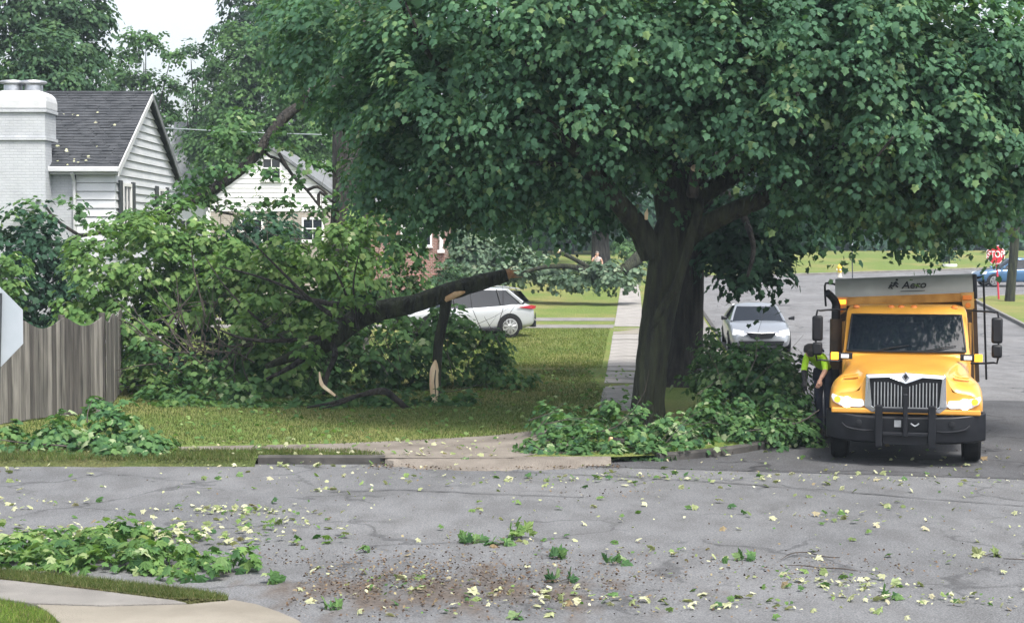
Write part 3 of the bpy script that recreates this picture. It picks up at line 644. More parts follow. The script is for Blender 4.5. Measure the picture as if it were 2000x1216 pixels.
def split_big(A, n):
    """the n leaves that show largest to the camera, and the rest"""
    pos, N, T, sz, rnd = A; px, py = pix(pos); vis = (px > -20) & (px < 2020) & (py > -20) & (py < 1236)
    view = norm(pos-np.array([0, 0, CH])); face = np.abs(np.sum(norm(N)*view, -1))
    sc = sz/pos[:, 1]*(.35+face)*vis*(1+.0*rnd); idx = np.argsort(-sc)[:n]; m = np.zeros(len(pos), bool); m[idx] = True
    return sel(A, m), sel(A, ~m)
def sprays(c, out, rad, cnt, size, flat=.5, droop=.6, up=1.0, jit=.32, pale=.015):
    """leaf sprays: drooping layered discs of leaves; c (n,3) centres, out (n,3) outward directions"""
    n = len(c); rad = np.broadcast_to(rad, (n,)); idx = np.repeat(np.arange(n), cnt); k = len(idx)
    e1 = out.copy(); e1[:, 2] *= .35; e1 = norm(e1+rng.normal(0, .05, e1.shape)); e2 = norm(np.cross(e1, np.array([0, 0, 1.0]))); e3 = np.cross(e2, e1)
    a = rng.uniform(0, 6.283, k); r = np.sqrt(rng.random(k)); x = r*np.cos(a); y = r*np.sin(a)
    R_ = rad[idx][:, None]; h = flat*(1-r*r)-droop*np.maximum(x, 0)**2-.25*droop*r*r+rng.normal(0, .10, k)
    rd = x[:, None]*e1[idx]+y[:, None]*e2[idx]
    pos = c[idx]+R_*(rd+h[:, None]*np.array([0, 0, 1.0]))
    N = rd*.7+np.array([0, 0, up])*.85+out[idx]*.5+rng.normal(0, jit, (k, 3))
    T = rd*.6+out[idx]*.3-np.array([0, 0, .95])+rng.normal(0, jit, (k, 3))
    cl = rng.normal(0, .13, n)[idx]
    return pos, N, T, size*np.clip(rng.lognormal(-.08, .25, k), .5, 1.35), np.clip(.44+rng.normal(0, .15, k)+cl*1.3+(rng.random(k) < pale)*.6, 0, 1)
def lobe(c, r, nspray, cnt, srad, size, fill=.35, low=-1.0, **kw):
    """an ellipsoid of sprays: most on its skin, the rest inside; low cuts its underside"""
    c = np.array(c); r = np.array(r, float); d = norm(rng.normal(0, 1, (nspray*3, 3))); d = d[d[:, 2] > low][:nspray]; n = len(d)
    k = np.where(rng.random(n) < fill, rng.uniform(.25, .8, n), rng.uniform(.82, 1.08, n))
    p = c+d*r*k[:, None]; o = norm(d/r)
    return sprays(p, o, srad*rng.uniform(.7, 1.25, n), cnt, size, **kw)
def lobes_px(L, size, srad, dens, cnt, **kw):
    out = []
    for (px, py, D, rx, ry, rz) in L:
        p = P(px, py, D); area = 4*math.pi*((rx*ry)**1.6/3+(rx*rz)**1.6/3+(ry*rz)**1.6/3)**(1/1.6); out.append(lobe(p, (rx, ry, rz), max(4, int(area*dens)), cnt, srad, size, **kw))
    return cat_(*out)
def floorcut(A, dz=LAWN+.02):
    z = np.array([g(y) for y in A[0][:, 1]])+dz; A[0][:, 2] = np.maximum(A[0][:, 2], z+rng.uniform(0, .05, len(z))); return A
# ------------------------------------------------------------------ the big street maple in front
base = G(1272, 838, LAWN); DA = base.y
mapA = worldthing('street_maple', base); tag(mapA, 'big maple with mossy leaning trunk and wide leafy crown before the sidewalk', 'tree')
mb = MB()
mb.tube([P(1259, 850, DA), P(1263, 790, DA), P(1273, 690, DA), P(1284, 610, DA+.05), P(1298, 530, DA+.1), P(1312, 455, DA+.15), P(1330, 380, DA+.25)], [.33, .285, .27, .285, .325, .34, .25], 26, 6, .09, flare=[.35, .28, .2, .13, .08, .05, .02])
mb.build('trunk', M['barkmoss'], mapA, angle=80)
limbs = [([(1275, 500, 0), (1248, 445, -.1), (1215, 405, -.4), (1180, 360, -.8), (1120, 290, -1.2), (1040, 210, -1.6)], [.22, .20, .17, .14, .10, .05]),
         ([(1335, 470, .2), (1385, 435, -.1), (1440, 408, -.3), (1495, 385, -.4), (1570, 330, -.8), (1680, 260, -1.2)], [.18, .17, .16, .145, .11, .05]),
         ([(1335, 410, .3), (1385, 372, .3), (1430, 345, .3), (1500, 290, .2), (1560, 220, -.5), (1566, 150, -1.2)], [.18, .16, .14, .12, .09, .05]),
         ([(1320, 420, .2), (1300, 330, .3), (1270, 230, .2), (1210, 100, -.3), (1150, -40, -.8)], [.36, .30, .24, .16, .1]),
         ([(1335, 400, .4), (1370, 260, .8), (1410, 100, 1.0), (1440, -60, 1.2), (1450, -300, 1)], [.32, .28, .22, .16, .08]),
         ([(1300, 330, .3), (1180, 230, -.3), (1020, 170, -.5), (860, 130, -.6), (780, 0, -.8)], [.18, .13, .09, .05, .02]),
         ([(1420, 120, .8), (1600, 40, 0), (1800, -20, -.8), (1950, -40, -1)], [.18, .13, .08, .04]),
         ([(1180, 360, -.8), (1080, 320, -.9), (960, 330, -.9), (850, 350, -.6)], [.06, .045, .03, .012]),
         ([(1570, 330, -.8), (1700, 330, -1.5), (1850, 350, -1.8)], [.09, .06, .03]),
         ([(1120, 290, -.9), (1130, 120, -1.4), (1105, 20, -1.6), (1090, -60, -1.8)], [.06, .05, .04, .03])]
for pts, rr in limbs:
    mb = MB(); mb.tube([P(x, y, DA+dz) for x, y, dz in pts], rr, 12, 5, .06); mb.build('limb', M['barkmoss'], mapA, angle=80)
mb = MB(); mb.tube([P(1272, 640, DA-.24), P(1290, 606, DA-.30), P(1318, 560, DA-.36), P(1340, 500, DA-.42), P(1350, 455, DA-.42), P(1362, 420, DA-.30), P(1366, 390, DA-.1)], [.05, .075, .08, .08, .08, .09, .08], 10, 5, .05); mb.build('vine_stem', M['barkmoss'], mapA, angle=80)
mb = MB(); mb.tube([P(1352, 380, DA-.1), P(1358, 330, DA-.45)], [.11, .085], 10, 2, .04, caps=False); mb.build('stub', M['barkgrey'], mapA)
mb = MB(); q = P(1358, 329, DA-.46); mb.tube([q, q+Vector((.0, -.02, .02))], [.083, .07], 10, 1); mb.build('cut_face', M['wood'], mapA, smooth=False)
mb = MB(); q = P(1262, 428, DA-.5); mb.tube([q, q+Vector((.0, -.05, .10)), q+Vector((.02, 0, .18))], [.03, .035, .005], 6, 1); mb.build('torn_wood', M['wood'], mapA)
d0 = DA
CROWN = [(800, 395, 30.5, .9, .8, .42), (875, 425, 30.5, .6, .6, .28), (740, 375, 31, .6, .6, .5), (950, 420, 29.8, .9, .7, .3), (980, 215, 28.4, 2.3, 1.9, 1.35), (800, 330, 29.4, 1.0, 1.1, .85), (760, 230, 30, 1.2, 1.3, 1.1), (860, 110, 29, 1.7, 1.6, 1.2), (930, 355, 28.8, 1.1, 1.1, .7), (1060, 360, 28.3, 1.2, 1.2, .75),
         (1180, 180, 27.4, 1.9, 1.6, 1.3), (1165, 318, 28.2, 1.0, 1.0, .6), (1300, 345, 28.7, .6, .5, .5), (1290, 60, 27.2, 2.2, 1.8, 1.3), (1060, 30, 27.6, 2.2, 1.9, 1.3),
         (1420, 180, 27.2, 1.8, 1.6, 1.3), (1500, 262, 28.2, .95, 1.0, .7), (1590, 200, 27, 1.7, 1.5, 1.3), (1560, 60, 27, 2.2, 1.8, 1.2), (1660, 350, 27.6, 1.5, 1.4, .95), (1760, 220, 26.8, 1.6, 1.5, 1.3),
         (1800, 370, 27.4, 1.3, 1.3, .85), (1900, 300, 27, 1.3, 1.3, 1.1), (1800, 60, 27, 2.0, 1.8, 1.2), (1960, 170, 27, 1.3, 1.3, 1.0), (1950, 352, 27.6, 1.1, 1.1, .7), (2080, 215, 27.5, 1.3, 1.4, 1.5), (690, 90, 31, 1.4, 1.3, 1.2), (1720, 412, 28.6, 1.0, 1.0, .5), (1870, 420, 28.4, .9, .9, .4), (620, 60, 32, 1.0, 1.0, .9)]
CA = lobes_px(CROWN, .108, .43, 2.9, 64, fill=.25, pale=.008)
UP = lobes_px([(1000, -160, 29, 2.8, 2.6, 1.6), (1350, -220, 29, 3.2, 3, 2.2), (1700, -170, 28.5, 3, 2.8, 1.8), (1350, -450, 31, 3, 3, 2), (1980, -120, 29, 2, 2.2, 1.5), (1150, 120, 33, 2.2, 2, 2), (1450, 100, 33.5, 2.2, 2, 2), (1700, 150, 32.5, 2, 2, 1.6)], .24, .7, .9, 26, fill=.3)
def open_gap(A, boxes, ymax):      # openings in the crown where its forks show
    px, py = pix(A[0]); m = np.ones(len(px), bool)
    for x0, x1, y0, y1, sl_ in boxes: yy = py+(px-x0)*sl_; m &= ~((px > x0) & (px < x1) & (yy > y0) & (yy < y1) & (A[0][:, 1] < ymax) & (rng.random(len(px)) < .93))
    return sel(A, m)
CA = open_gap(CA, [(1372, 1505, 345, 460, .30), (1205, 1275, 405, 480, -.6)], DA+.3)
big, rest = split_big(CA, 300)
leaf_objects(big, T_MAPLE, 'green', mapA)
leaf_mesh('crown', rest, T_MAPLE, M['leaf_green'], mapA, kind='stuff'); leaf_mesh('upper_crown', UP, T_STAR, M['leaf_green'], mapA, kind='stuff')
for (x, y, x1, y1, D_, r_) in ((1562, 160, 1566, 255, 25.7, .04), (1110, 0, 1132, 62, 25.8, .028), (790, 0, 842, 112, 27.4, .03), (1400, 330, 1480, 280, 26.6, .03), (1030, 130, 1060, 60, 26.2, .025), (1690, 330, 1760, 250, 25.6, .025), (1130, 62, 1200, 20, 25.7, .02), (1840, 150, 1880, 90, 25.8, .02)):
    mb = MB(); m_ = ((x+x1)/2+random.uniform(-12, 12), (y+y1)/2+random.uniform(-12, 12)); mb.tube([P(x1, y1, D_+.6), P(*m_, D_), P(x, y, D_+.2), P(x-8, y-40, D_+.6)], [r_, r_*.9, r_*.6, r_*.3], 7, 4, .06); mb.build('branch', M['bark'], mapA)
# second street tree just behind
b2 = G(1335, 752, LAWN); D_2 = b2.y
mapB = worldthing('street_tree', b2); tag(mapB, 'thick dark trunk tree standing behind the leaning maple', 'tree')
mb = MB(); mb.tube([P(1332, 762, D_2), P(1338, 690, D_2), P(1342, 600, D_2), P(1344, 520, D_2), P(1346, 430, D_2), P(1350, 300, D_2)], [.50, .42, .39, .38, .38, .3], 20, 5, .06, flare=[.7, .5, .35, .22, .12, .06, .03]); mb.build('trunk', M['bark'], mapB, angle=80)
for pts, rr in (([(1346, 430, 0), (1420, 380, -1), (1470, 470, -2.0), (1460, 540, -2.4)], [.14, .1, .06, .03]), ([(1350, 330, 0), (1500, 250, 0), (1650, 200, 1)], [.2, .14, .06]), ([(1346, 350, 0), (1250, 220, 0), (1100, 130, 1)], [.2, .14, .06])):
    mb = MB(); mb.tube([P(x, y, D_2+dz) for x, y, dz in pts], rr, 10, 4, .05); mb.build('limb', M['bark'], mapB, angle=80)
CB = lobes_px([(1440, 480, 36.3, .85, .9, .75), (1480, 420, 36.5, 1.2, 1.1, .7), (1450, 555, 35.8, .6, .6, .32), (1405, 520, 36.2, .45, .5, .5), (1500, 540, 36, .5, .5, .25), (1430, 450, 36.8, .8, .7, .7), (1500, 480, 36.8, .7, .6, .55), (1450, 505, 36.4, .7, .6, .45), (1400, 460, 37, .6, .6, .6), (1560, 430, 37, 1.0, 1, .7), (1540, 490, 36.6, .35, .4, .3), (1640, 420, 38, 1.2, 1.2, .5), (1600, 300, 38, 2, 2, 1.4), (1250, 250, 39, 2.2, 2, 1.5), (1450, 200, 39, 2.4, 2, 1.8), (1100, 400, 40, 1.6, 1.5, .55), (1000, 400, 41, 1.2, 1.2, .6), (1170, 400, 40, 1.0, 1.0, .5)], .16, .5, 2.6, 26)
big, rest = split_big(CB, 120); leaf_objects(big, T_MAPLE, 'dark', mapB); leaf_mesh('crown', rest, T_MAPLE, M['leaf_dark'], mapB, kind='stuff')
# ------------------------------------------------------------------ tall tree on the lawn whose limbs came down
b3 = G(682, 705, LAWN); D_3 = b3.y
mapC = worldthing('tall_tree', b3); tag(mapC, 'tall dark straight trunk tree rising behind the fallen limb on the lawn', 'tree')
mb = MB(); mb.tube([P(672, 712, D_3), P(674, 620, D_3), P(682, 520, D_3), P(689, 400, D_3), P(690, 300, D_3), P(690, 200, D_3), P(692, 40, D_3), P(690, -200, D_3)], [.66, .60, .57, .54, .54, .52, .44, .3], 20, 4, .05, flare=[.5, .35, .22, .12, .06]); mb.build('trunk', M['barkgrey'], mapC, angle=80)
for pts, rr in (([(690, 230, 0), (640, 170, -1), (600, 195, -2.2)], [.22, .2, .18]), ([(690, 100, 0), (790, 40, -1), (840, 110, -3)], [.16, .1, .05]), ([(690, 60, 0), (600, 0, 0), (520, -40, 0)], [.2, .12, .06])):
    mb = MB(); mb.tube([P(x, y, D_3+dz) for x, y, dz in pts], rr, 10, 4, .05); mb.build('limb', M['barkgrey'], mapC, angle=80)
CC = lobes_px([(650, 130, 47, 1.4, 1.3, 1.1), (600, 40, 47, 1.5, 1.4, 1.2), (720, 60, 46.5, 1.6, 1.5, 1.3), (640, 210, 46, .8, .8, .6), (750, 190, 47, 1.3, 1.2, 1), (590, 130, 46.5, .7, .7, .9), (700, -80, 48, 3, 2.6, 1.6), (820, 60, 48, 1.8, 1.6, 1.6), (700, 250, 46, .55, .6, .3)], .17, .5, 2.6, 24)
leaf_mesh('crown', CC, T_MAPLE, M['leaf_green'], mapC, kind='stuff')
# hanging broken limb that slants down in front of the houses
Dh = 44.5; hb_ = worldthing('hanging_limb', P(420, 360, Dh)); tag(hb_, 'thick broken limb slanting down from the tall tree toward the white house', 'broken limb')
mb = MB(); mb.tube([P(604, 196, Dh+.6), P(560, 225, Dh+.4), P(525, 268, Dh+.2), P(490, 315, Dh), P(445, 350, Dh-.2), P(390, 385, Dh-.5), P(335, 412, Dh-.8), P(250, 440, Dh-1.2), P(140, 465, Dh-1.6)], [.09, .15, .14, .13, .15, .13, .10, .07, .03], 14, 5, .14); mb.build('limb', M['bark'], hb_, angle=80)
for pts in ([(545, 300, 0), (570, 340, -.2), (600, 372, -.3), (622, 400, -.4), (645, 425, -.5)], [(525, 268, 0), (520, 300, .1), (545, 312, 0), (560, 330, 0)], [(600, 372, -.3), (620, 365, -.3), (640, 380, -.3)], [(622, 400, -.4), (625, 375, -.4), (655, 395, -.4), (668, 360, -.4)], [(445, 350, -.2), (420, 330, -.2), (395, 340, -.2)], [(390, 385, -.5), (420, 410, -.5), (460, 420, -.5)], [(250, 440, -1), (210, 470, -1.2), (100, 480, -1.4)], [(160, 463, -1.5), (110, 430, -1.6), (88, 400, -1.6)], [(250, 440, -1.2), (230, 470, -1.2), (245, 500, -1.2)]):
    mb = MB(); k = len(pts); mb.tube([P(x, y, Dh+z) for x, y, z in pts], [.05*(1-.6*i/k) for i in range(k)], 7, 3, .05); mb.build('branch', M['bark'], hb_, angle=80)
HL = lobes_px([(600, 320, 44, .3, .25, .2), (570, 400, 43.8, .35, .25, .2), (640, 400, 43.9, .25, .2, .3), (470, 410, 43.6, .4, .3, .25), (530, 345, 44, .25, .2, .15), (470, 330, 43.6, .4, .3, .25), (540, 250, 43.9, .35, .3, .25), (400, 330, 43.5, .5, .3, .35), (450, 270, 44, .5, .4, .5), (360, 380, 43.2, .5, .3, .35), (430, 300, 44.6, .55, .5, .7), (395, 360, 44.2, .6, .5, .5), (460, 240, 44.8, .45, .5, .5), (510, 300, 44.6, .3, .3, .2), (430, 400, 44, .5, .4, .25), (330, 400, 43.6, .6, .5, .35), (560, 290, 44.6, .35, .35, .2), (590, 350, 44.2, .25, .25, .2), (520, 395, 44.2, .35, .3, .2), (620, 420, 44.2, .35, .3, .2), (260, 430, 43.2, .7, .5, .3), (150, 410, 43, .5, .4, .3), (60, 420, 43, .7, .5, .35), (480, 290, 44.5, .3, .3, .3), (640, 330, 44.5, .3, .3, .25)], .155, .3, 4.0, 11, fill=.4)
leaf_mesh('foliage', HL, T_MAPLE, M['leaf_mid'], hb_, kind='stuff')
# ------------------------------------------------------------------ fallen limb with its mass of foliage
Df = 33.0; fl = worldthing('fallen_limb', G(850, 795, LAWN)); tag(fl, 'huge broken maple limb lying across the lawn with its leafy crown to the left', 'fallen limb')
mb = MB(); mb.tube([P(990, 537, Df+.1), P(935, 552, Df+.05), P(880, 568, Df), P(810, 592, Df), P(735, 608, Df+.1), P(690, 628, Df+.3), P(640, 668, Df+.4), P(585, 690, Df+.6), P(520, 715, Df+.9)], [.13, .16, .175, .18, .20, .22, .19, .12, .05], 18, 6, .12); mb.build('limb', M['barkmoss'], fl, angle=80)
mb = MB(); a = P(990, 537, Df+.1); 
mb.tube([a, P(997, 535, Df+.05), P(1001, 533, Df)], [.115, .085, .03], 9, 2, .3)
for k in range(9): e = Vector((random.uniform(.1, .32), random.uniform(-.05, .05), random.uniform(-.02, .10))); s_ = a+Vector((0, random.uniform(-.07, .07), random.uniform(-.08, .08))); mb.tube([s_, s_+e], [.028, .003], 5, 1); mb.build('torn_end', M['woodorange'], fl)
mb = MB(); mb.tube([P(870, 585, Df-.1), P(892, 574, Df-.22), P(908, 570, Df-.28)], [.05, .06, .02], 8, 2, .2); mb.build('torn_end', M['woodorange'], fl)
mb = MB(); mb.tube([P(872, 578, Df), P(866, 620, Df), P(856, 670, Df-.05), P(853, 720, Df-.1), P(851, 790, Df-.15)], [.12, .10, .095, .09, .07], 12, 5, .08); mb.build('propping_branch', M['barkmoss'], fl, angle=80)
mb = MB(); mb.tube([P(851, 703, Df-.16), P(848, 722, Df-.19), P(847, 750, Df-.2), P(850, 794, Df-.22)], [.02, .075, .082, .05], 9, 3, .22); mb.build('split_face', M['wood'], fl, angle=20)
mb = MB(); mb.tube([P(851, 722, Df-.285), P(849, 745, Df-.295), P(852, 780, Df-.27)], [.006, .013, .004], 6, 2, .2); mb.build('split_core', M['bark'], fl)
for pts, rr in (([(720, 606, .1), (680, 598, -.1), (640, 592, -.1), (560, 575, .3)], [.10, .08, .06, .02]), ([(660, 655, .3), (560, 665, 0), (480, 662, -.2), (420, 640, -.4)], [.07, .045, .035, .012]), ([(690, 628, 0), (640, 610, 0), (600, 580, 0), (520, 545, 0), (430, 520, 0)], [.07, .055, .04, .025, .01]),
                ([(620, 680, .3), (570, 715, .2), (520, 740, .1)], [.09, .06, .03]), ([(640, 660, .5), (655, 690, 0), (640, 730, -.2), (632, 770, -.3)], [.08, .06, .05, .03]), ([(600, 580, 0), (560, 540, -.1), (500, 480, -.1)], [.04, .03, .01]), ([(700, 640, -.1), (670, 560, -.3), (650, 520, -.4)], [.03, .025, .01]), ([(700, 640, -.1), (690, 560, -.4), (700, 500, -.4)], [.025, .02, .01]), ([(560, 665, 0), (500, 620, -.2), (440, 560, -.2), (400, 500, 0)], [.03, .025, .018, .008])):
    mb = MB(); mb.tube([P(x, y, Df+z) for x, y, z in pts], rr, 9, 4, .06); mb.build('branch', M['bark'], fl, angle=80)
FL_LIME = [(645, 640, 32.6, .32, .22, .2), (560, 640, 32.7, .4, .25, .22), (690, 585, 32.6, .32, .22, .16), (600, 690, 32.5, .3, .2, .2), (480, 640, 33.2, .4, .3, .25), (520, 590, 33, .5, .3, .2), (480, 600, 34.6, .5, .3, .3), (700, 560, 35, .5, .3, .28), (460, 510, 35.2, .7, .4, .35), (570, 500, 35, .7, .4, .35), (660, 470, 35.6, .6, .4, .35), (600, 660, 35, .35, .3, .25), (430, 570, 35.2, .7, .4, .4), (540, 545, 34.9, .8, .4, .32), (650, 530, 35.2, .6, .4, .35), (600, 600, 35.2, .6, .35, .22), (560, 730, 34.5, .5, .35, .45), (520, 690, 34.9, .4, .3, .3), (380, 620, 35.6, .4, .3, .3), (350, 795, 32.4, .5, .3, .2), (300, 760, 34.2, .5, .35, .3), (255, 525, 36.8, 1.45, .9, 1.15), (190, 610, 36.2, .9, .7, .8), (330, 460, 37.6, 1.2, .8, .75), (270, 660, 35.6, .7, .5, .9), (400, 510, 37.5, 1.0, .7, .7), (350, 580, 37.2, .9, .6, .8), (170, 500, 37.6, .5, .5, .4), (250, 740, 35, .45, .4, .3), (480, 530, 36.6, 1.0, .7, .45), (580, 520, 36.4, .9, .7, .45), (680, 500, 36.8, .8, .7, .5), (720, 440, 37, .55, .5, .4), (620, 560, 36, .7, .5, .3), (530, 600, 36.6, .6, .5, .35)]
FL_MID = [(380, 730, 33.8, .6, .3, .3), (300, 690, 34.2, .5, .3, .35), (450, 760, 33.2, .5, .3, .25), (700, 715, 35.8, 1.3, .6, .85), (600, 735, 35.2, 1.0, .5, .55), (560, 650, 36.4, .8, .5, .5), (460, 740, 35.6, .8, .5, .6), (640, 660, 36.8, 1.0, .5, .6), (820, 640, 36.8, .7, .5, .4), (880, 640, 36.6, .7, .6, .45), (900, 700, 36.8, 1.0, .7, .75), (965, 690, 37, .42, .5, .55), (790, 700, 36, .9, .6, .8), (520, 760, 34.6, .7, .5, .35), (420, 785, 33.0, .8, .4, .28), (330, 778, 33.4, .6, .4, .3), (740, 788, 32.6, .9, .4, .22), (640, 792, 32.5, .7, .4, .22), (880, 790, 32.7, .5, .3, .2), (500, 800, 32.3, .6, .3, .15), (1000, 745, 36, .5, .4, .1), (770, 480, 39, .8, .7, .6), (800, 560, 39.5, .5, .5, .5), (740, 560, 38.5, .6, .5, .7), (500, 690, 35.6, .6, .5, .5)]
FL_DARK = [(420, 640, 38, 1.8, .7, 1.4), (300, 600, 38.5, 1.3, .7, 1.5), (480, 590, 39, 1.6, .7, .8), (620, 600, 39, 1.2, .6, .6), (240, 720, 37, .9, .5, .8), (330, 740, 37, 1.2, .6, .5), (520, 470, 40, .9, .7, .6), (560, 640, 37.8, 1.2, .6, .7), (700, 590, 38.8, .8, .6, .7)]
for L, mk, dn, nb_ in ((FL_LIME, 'lime', 7.5, 150), (FL_MID, 'mid', 7.5, 150), (FL_DARK, 'dark', 5.5, 0)):
    A_ = floorcut(lobes_px(L, .135, .27, dn, 15, fill=.35))
    if nb_: big, A_ = split_big(A_, nb_); leaf_objects(big, T_MAPLE, mk, fl)
    leaf_mesh('foliage', A_, T_MAPLE, M['leaf_'+mk], fl, kind='stuff')
def twigs(parent, n, boxp, D, rad=.012, dirs=(1, .3), material='twig', L=(.5, 1.6)):
    mb = MB(); x0, x1, y0, y1 = boxp
    for i in range(n):
        p = P(random.uniform(x0, x1), random.uniform(y0, y1), D+random.uniform(-.4, .5)); a = random.gauss(dirs[0], dirs[1]); l = random.uniform(*L)
        q = [p]; 
        for k in range(3): a += random.gauss(0, .25); q.append(q[-1]+Vector((math.cos(a)*l/3, random.uniform(-.1, .1), math.sin(a)*l/3)))
        q = [Vector((w.x, w.y, max(w.z, g(w.y)+LAWN+.02))) for w in q]; r = rad*random.uniform(.5, 1.5)
        mb.tube(q, [r, r*.8, r*.6, r*.3], 5, 1)
    o = mb.build('twigs', M[material], parent); o['kind'] = 'stuff'; return o
twigs(fl, 40, (290, 480, 580, 765), 34.6, .016, (.7, .6), L=(.6, 1.6)); twigs(fl, 26, (300, 500, 660, 765), 34.0, .014, (2.6, .4), L=(.8, 1.8)); twigs(fl, 30, (560, 980, 600, 770), 33.8, .008, (1.4, .6)); twigs(fl, 16, (430, 760, 440, 560), 35.6, .010, (1.9, .5))
# separate crooked bough lying under it and a splintered piece
cb = worldthing('crooked_bough', G(740, 805, LAWN)); tag(cb, 'dark crooked bough lying on the grass below the propped limb', 'branch')
mb = MB(); mb.tube([P(832, 803, 32), P(800, 800, 32), P(775, 780, 32), P(748, 763, 32), P(700, 772, 32), P(650, 786, 32), P(600, 795, 32)], [.055, .06, .06, .075, .045, .035, .02], 12, 5, .14); mb.build('bough', M['bark'], cb, angle=80)
mb = MB(); mb.tube([P(700, 772, 31.9), P(665, 787, 31.8), P(630, 797, 31.8)], [.035, .03, .01], 8, 3, .06); mb.build('fork', M['bark'], cb)
sp = worldthing('splintered_branch', G(640, 790, LAWN)); tag(sp, 'pale splintered branch piece stuck upright in the leaves', 'branch')
mb = MB(); mb.tube([P(624, 726, 32.5), P(628, 750, 32.4), P(645, 765, 32.3), P(658, 775, 32.3)], [.012, .04, .035, .02], 8, 3, .15); mb.build('split_wood', M['wood'], sp)
mb = MB(); mb.tube([P(655, 773, 32.3), P(680, 797, 32.2)], [.03, .03], 8, 2, .1); mb.build('bark_end', M['bark'], sp)
# ------------------------------------------------------------------ cut branches heaped on the ground
def heap(name, label, basepx, L, mk, size, srad, dens, cnt, nobj, dz=LAWN+.02, twig=None, limbs=(), nleaf=T_MAPLE, cat='branches', low=-1.0):
    b = G(basepx[0], basepx[1], 0); o = worldthing(name, b); tag(o, label, cat)
    A_ = floorcut(lobes_px(L, size, srad, dens, cnt, fill=.4, low=low, pale=.09), dz); big, rest = split_big(A_, nobj); hm_ = rng.random(len(big[0])); leaf_objects(sel(big, hm_ < .6), nleaf, mk, o); leaf_objects(sel(big, hm_ >= .6), nleaf, 'mid' if mk == 'lime' else 'green', o); leaf_mesh('foliage', rest, nleaf, M['leaf_'+mk], o, kind='stuff')
    for pts, rr in limbs:
        mb = MB(); mb.tube([P(*q) for q in pts], rr, 8, 3, .06); mb.build('stem', M['twig'], o, angle=80)
    if twig: twigs(o, *twig)
    return o
heap('branch_heap', 'tall heap of cut leafy branches beside the yellow truck', (1480, 880), [(1480, 760, 28.8, 1.05, .8, .75), (1525, 805, 27.8, .55, .6, .7), (1420, 820, 27.4, .7, .6, .5), (1415, 728, 29.3, .45, .5, .45), (1535, 740, 28.8, .35, .5, .45), (1480, 850, 26.8, .9, .5, .28), (1570, 850, 27, .35, .4, .3), (1380, 705, 30, .25, .3, .3), (1360, 745, 29.5, .3, .3, .2), (1390, 655, 30.2, .08, .1, .25), (1500, 728, 29.0, .6, .5, .45), (1450, 722, 29.2, .5, .5, .42)], 'mid', .095, .24, 12, 19, 300, dz=.03, twig=(22, (1360, 1590, 740, 870), 27.2, .006, (.2, .5), 'twig', (.5, 1.3)), limbs=[([(1440, 845, 26.4), (1500, 835, 26.5), (1560, 825, 26.6), (1600, 800, 26.8)], [.008, .012, .013, .012])])
heap('branch_heap', 'low spread of leafy branches around the foot of the leaning maple', (1200, 900), [(1110, 850, 26.6, .55, .5, .35), (1032, 884, 25.5, .35, .3, .16), (1090, 820, 27.4, .4, .4, .25), (1060, 880, 25.6, .45, .4, .22), (1200, 870, 25.7, .7, .5, .32), (1220, 820, 27.2, .45, .45, .35), (1320, 850, 26.4, .55, .5, .35), (1340, 880, 25.7, .4, .4, .22), (1130, 890, 25.3, .7, .35, .14), (1260, 890, 25.3, .7, .35, .14), (1150, 825, 27.5, .4, .4, .25), (1370, 820, 27, .3, .4, .3)], 'mid', .105, .24, 11, 16, 260, dz=.03, twig=(25, (1030, 1370, 820, 895), 25.5, .008, (.1, .5), 'twig', (.4, 1.0)))
heap('branch_heap', 'leafy branch dumped on the verge in front of the board fence', (170, 905), [(240, 840, 26, .45, .4, .36), (100, 865, 25.8, .4, .4, .25), (290, 870, 25.5, .35, .35, .22), (220, 860, 25.8, .5, .5, .32), (150, 880, 25.5, .55, .5, .22), (260, 880, 25.3, .45, .4, .18), (120, 840, 26.2, .25, .3, .2), (180, 800, 26.6, .18, .2, .25), (30, 885, 25.6, .4, .4, .2), (200, 900, 25, .8, .3, .09), (300, 893, 25.1, .2, .2, .08), (20, 850, 26, .2, .2, .15)], 'mid', .125, .22, 12, 14, 260, dz=.06, limbs=[([(0, 858, 25.4), (60, 866, 25.4), (140, 872, 25.4), (190, 890, 25.4)], [.008, .012, .014, .02]), ([(180, 780, 26.4), (170, 820, 26), (190, 880, 25.6)], [.006, .01, .014])])
# far downed limbs
fd = worldthing('fallen_limb', G(1010, 548, LAWN)); tag(fd, 'downed leafy limb on the far lawn behind the silver suv', 'fallen limb')
q = [(940, 490, 74, 1.0, .9, .75), (900, 470, 75, .5, .6, .5), (1000, 500, 74, .8, .8, .5), (960, 530, 73, 1.4, .8, .35), (1080, 535, 73, 1.3, .7, .22), (1170, 535, 72, .8, .7, .35), (1200, 548, 71, 1.0, .6, .2), (900, 530, 73.5, .8, .7, .5), (1150, 520, 72.5, .4, .4, .3), (1240, 535, 72, .5, .5, .5)]
q += [(1000, 540, 72.5, 1.6, .6, .3), (920, 500, 73, 1.0, .7, .8), (1120, 548, 71.5, 1.2, .5, .2), (985, 470, 75, .6, .6, .5), (1040, 510, 74, .7, .6, .3), (1180, 525, 71.5, .6, .5, .4)]; leaf_mesh('foliage', floorcut(lobes_px(q, .2, .36, 6.5, 16)), T_STAR, M['leaf_silver'], fd, kind='stuff')
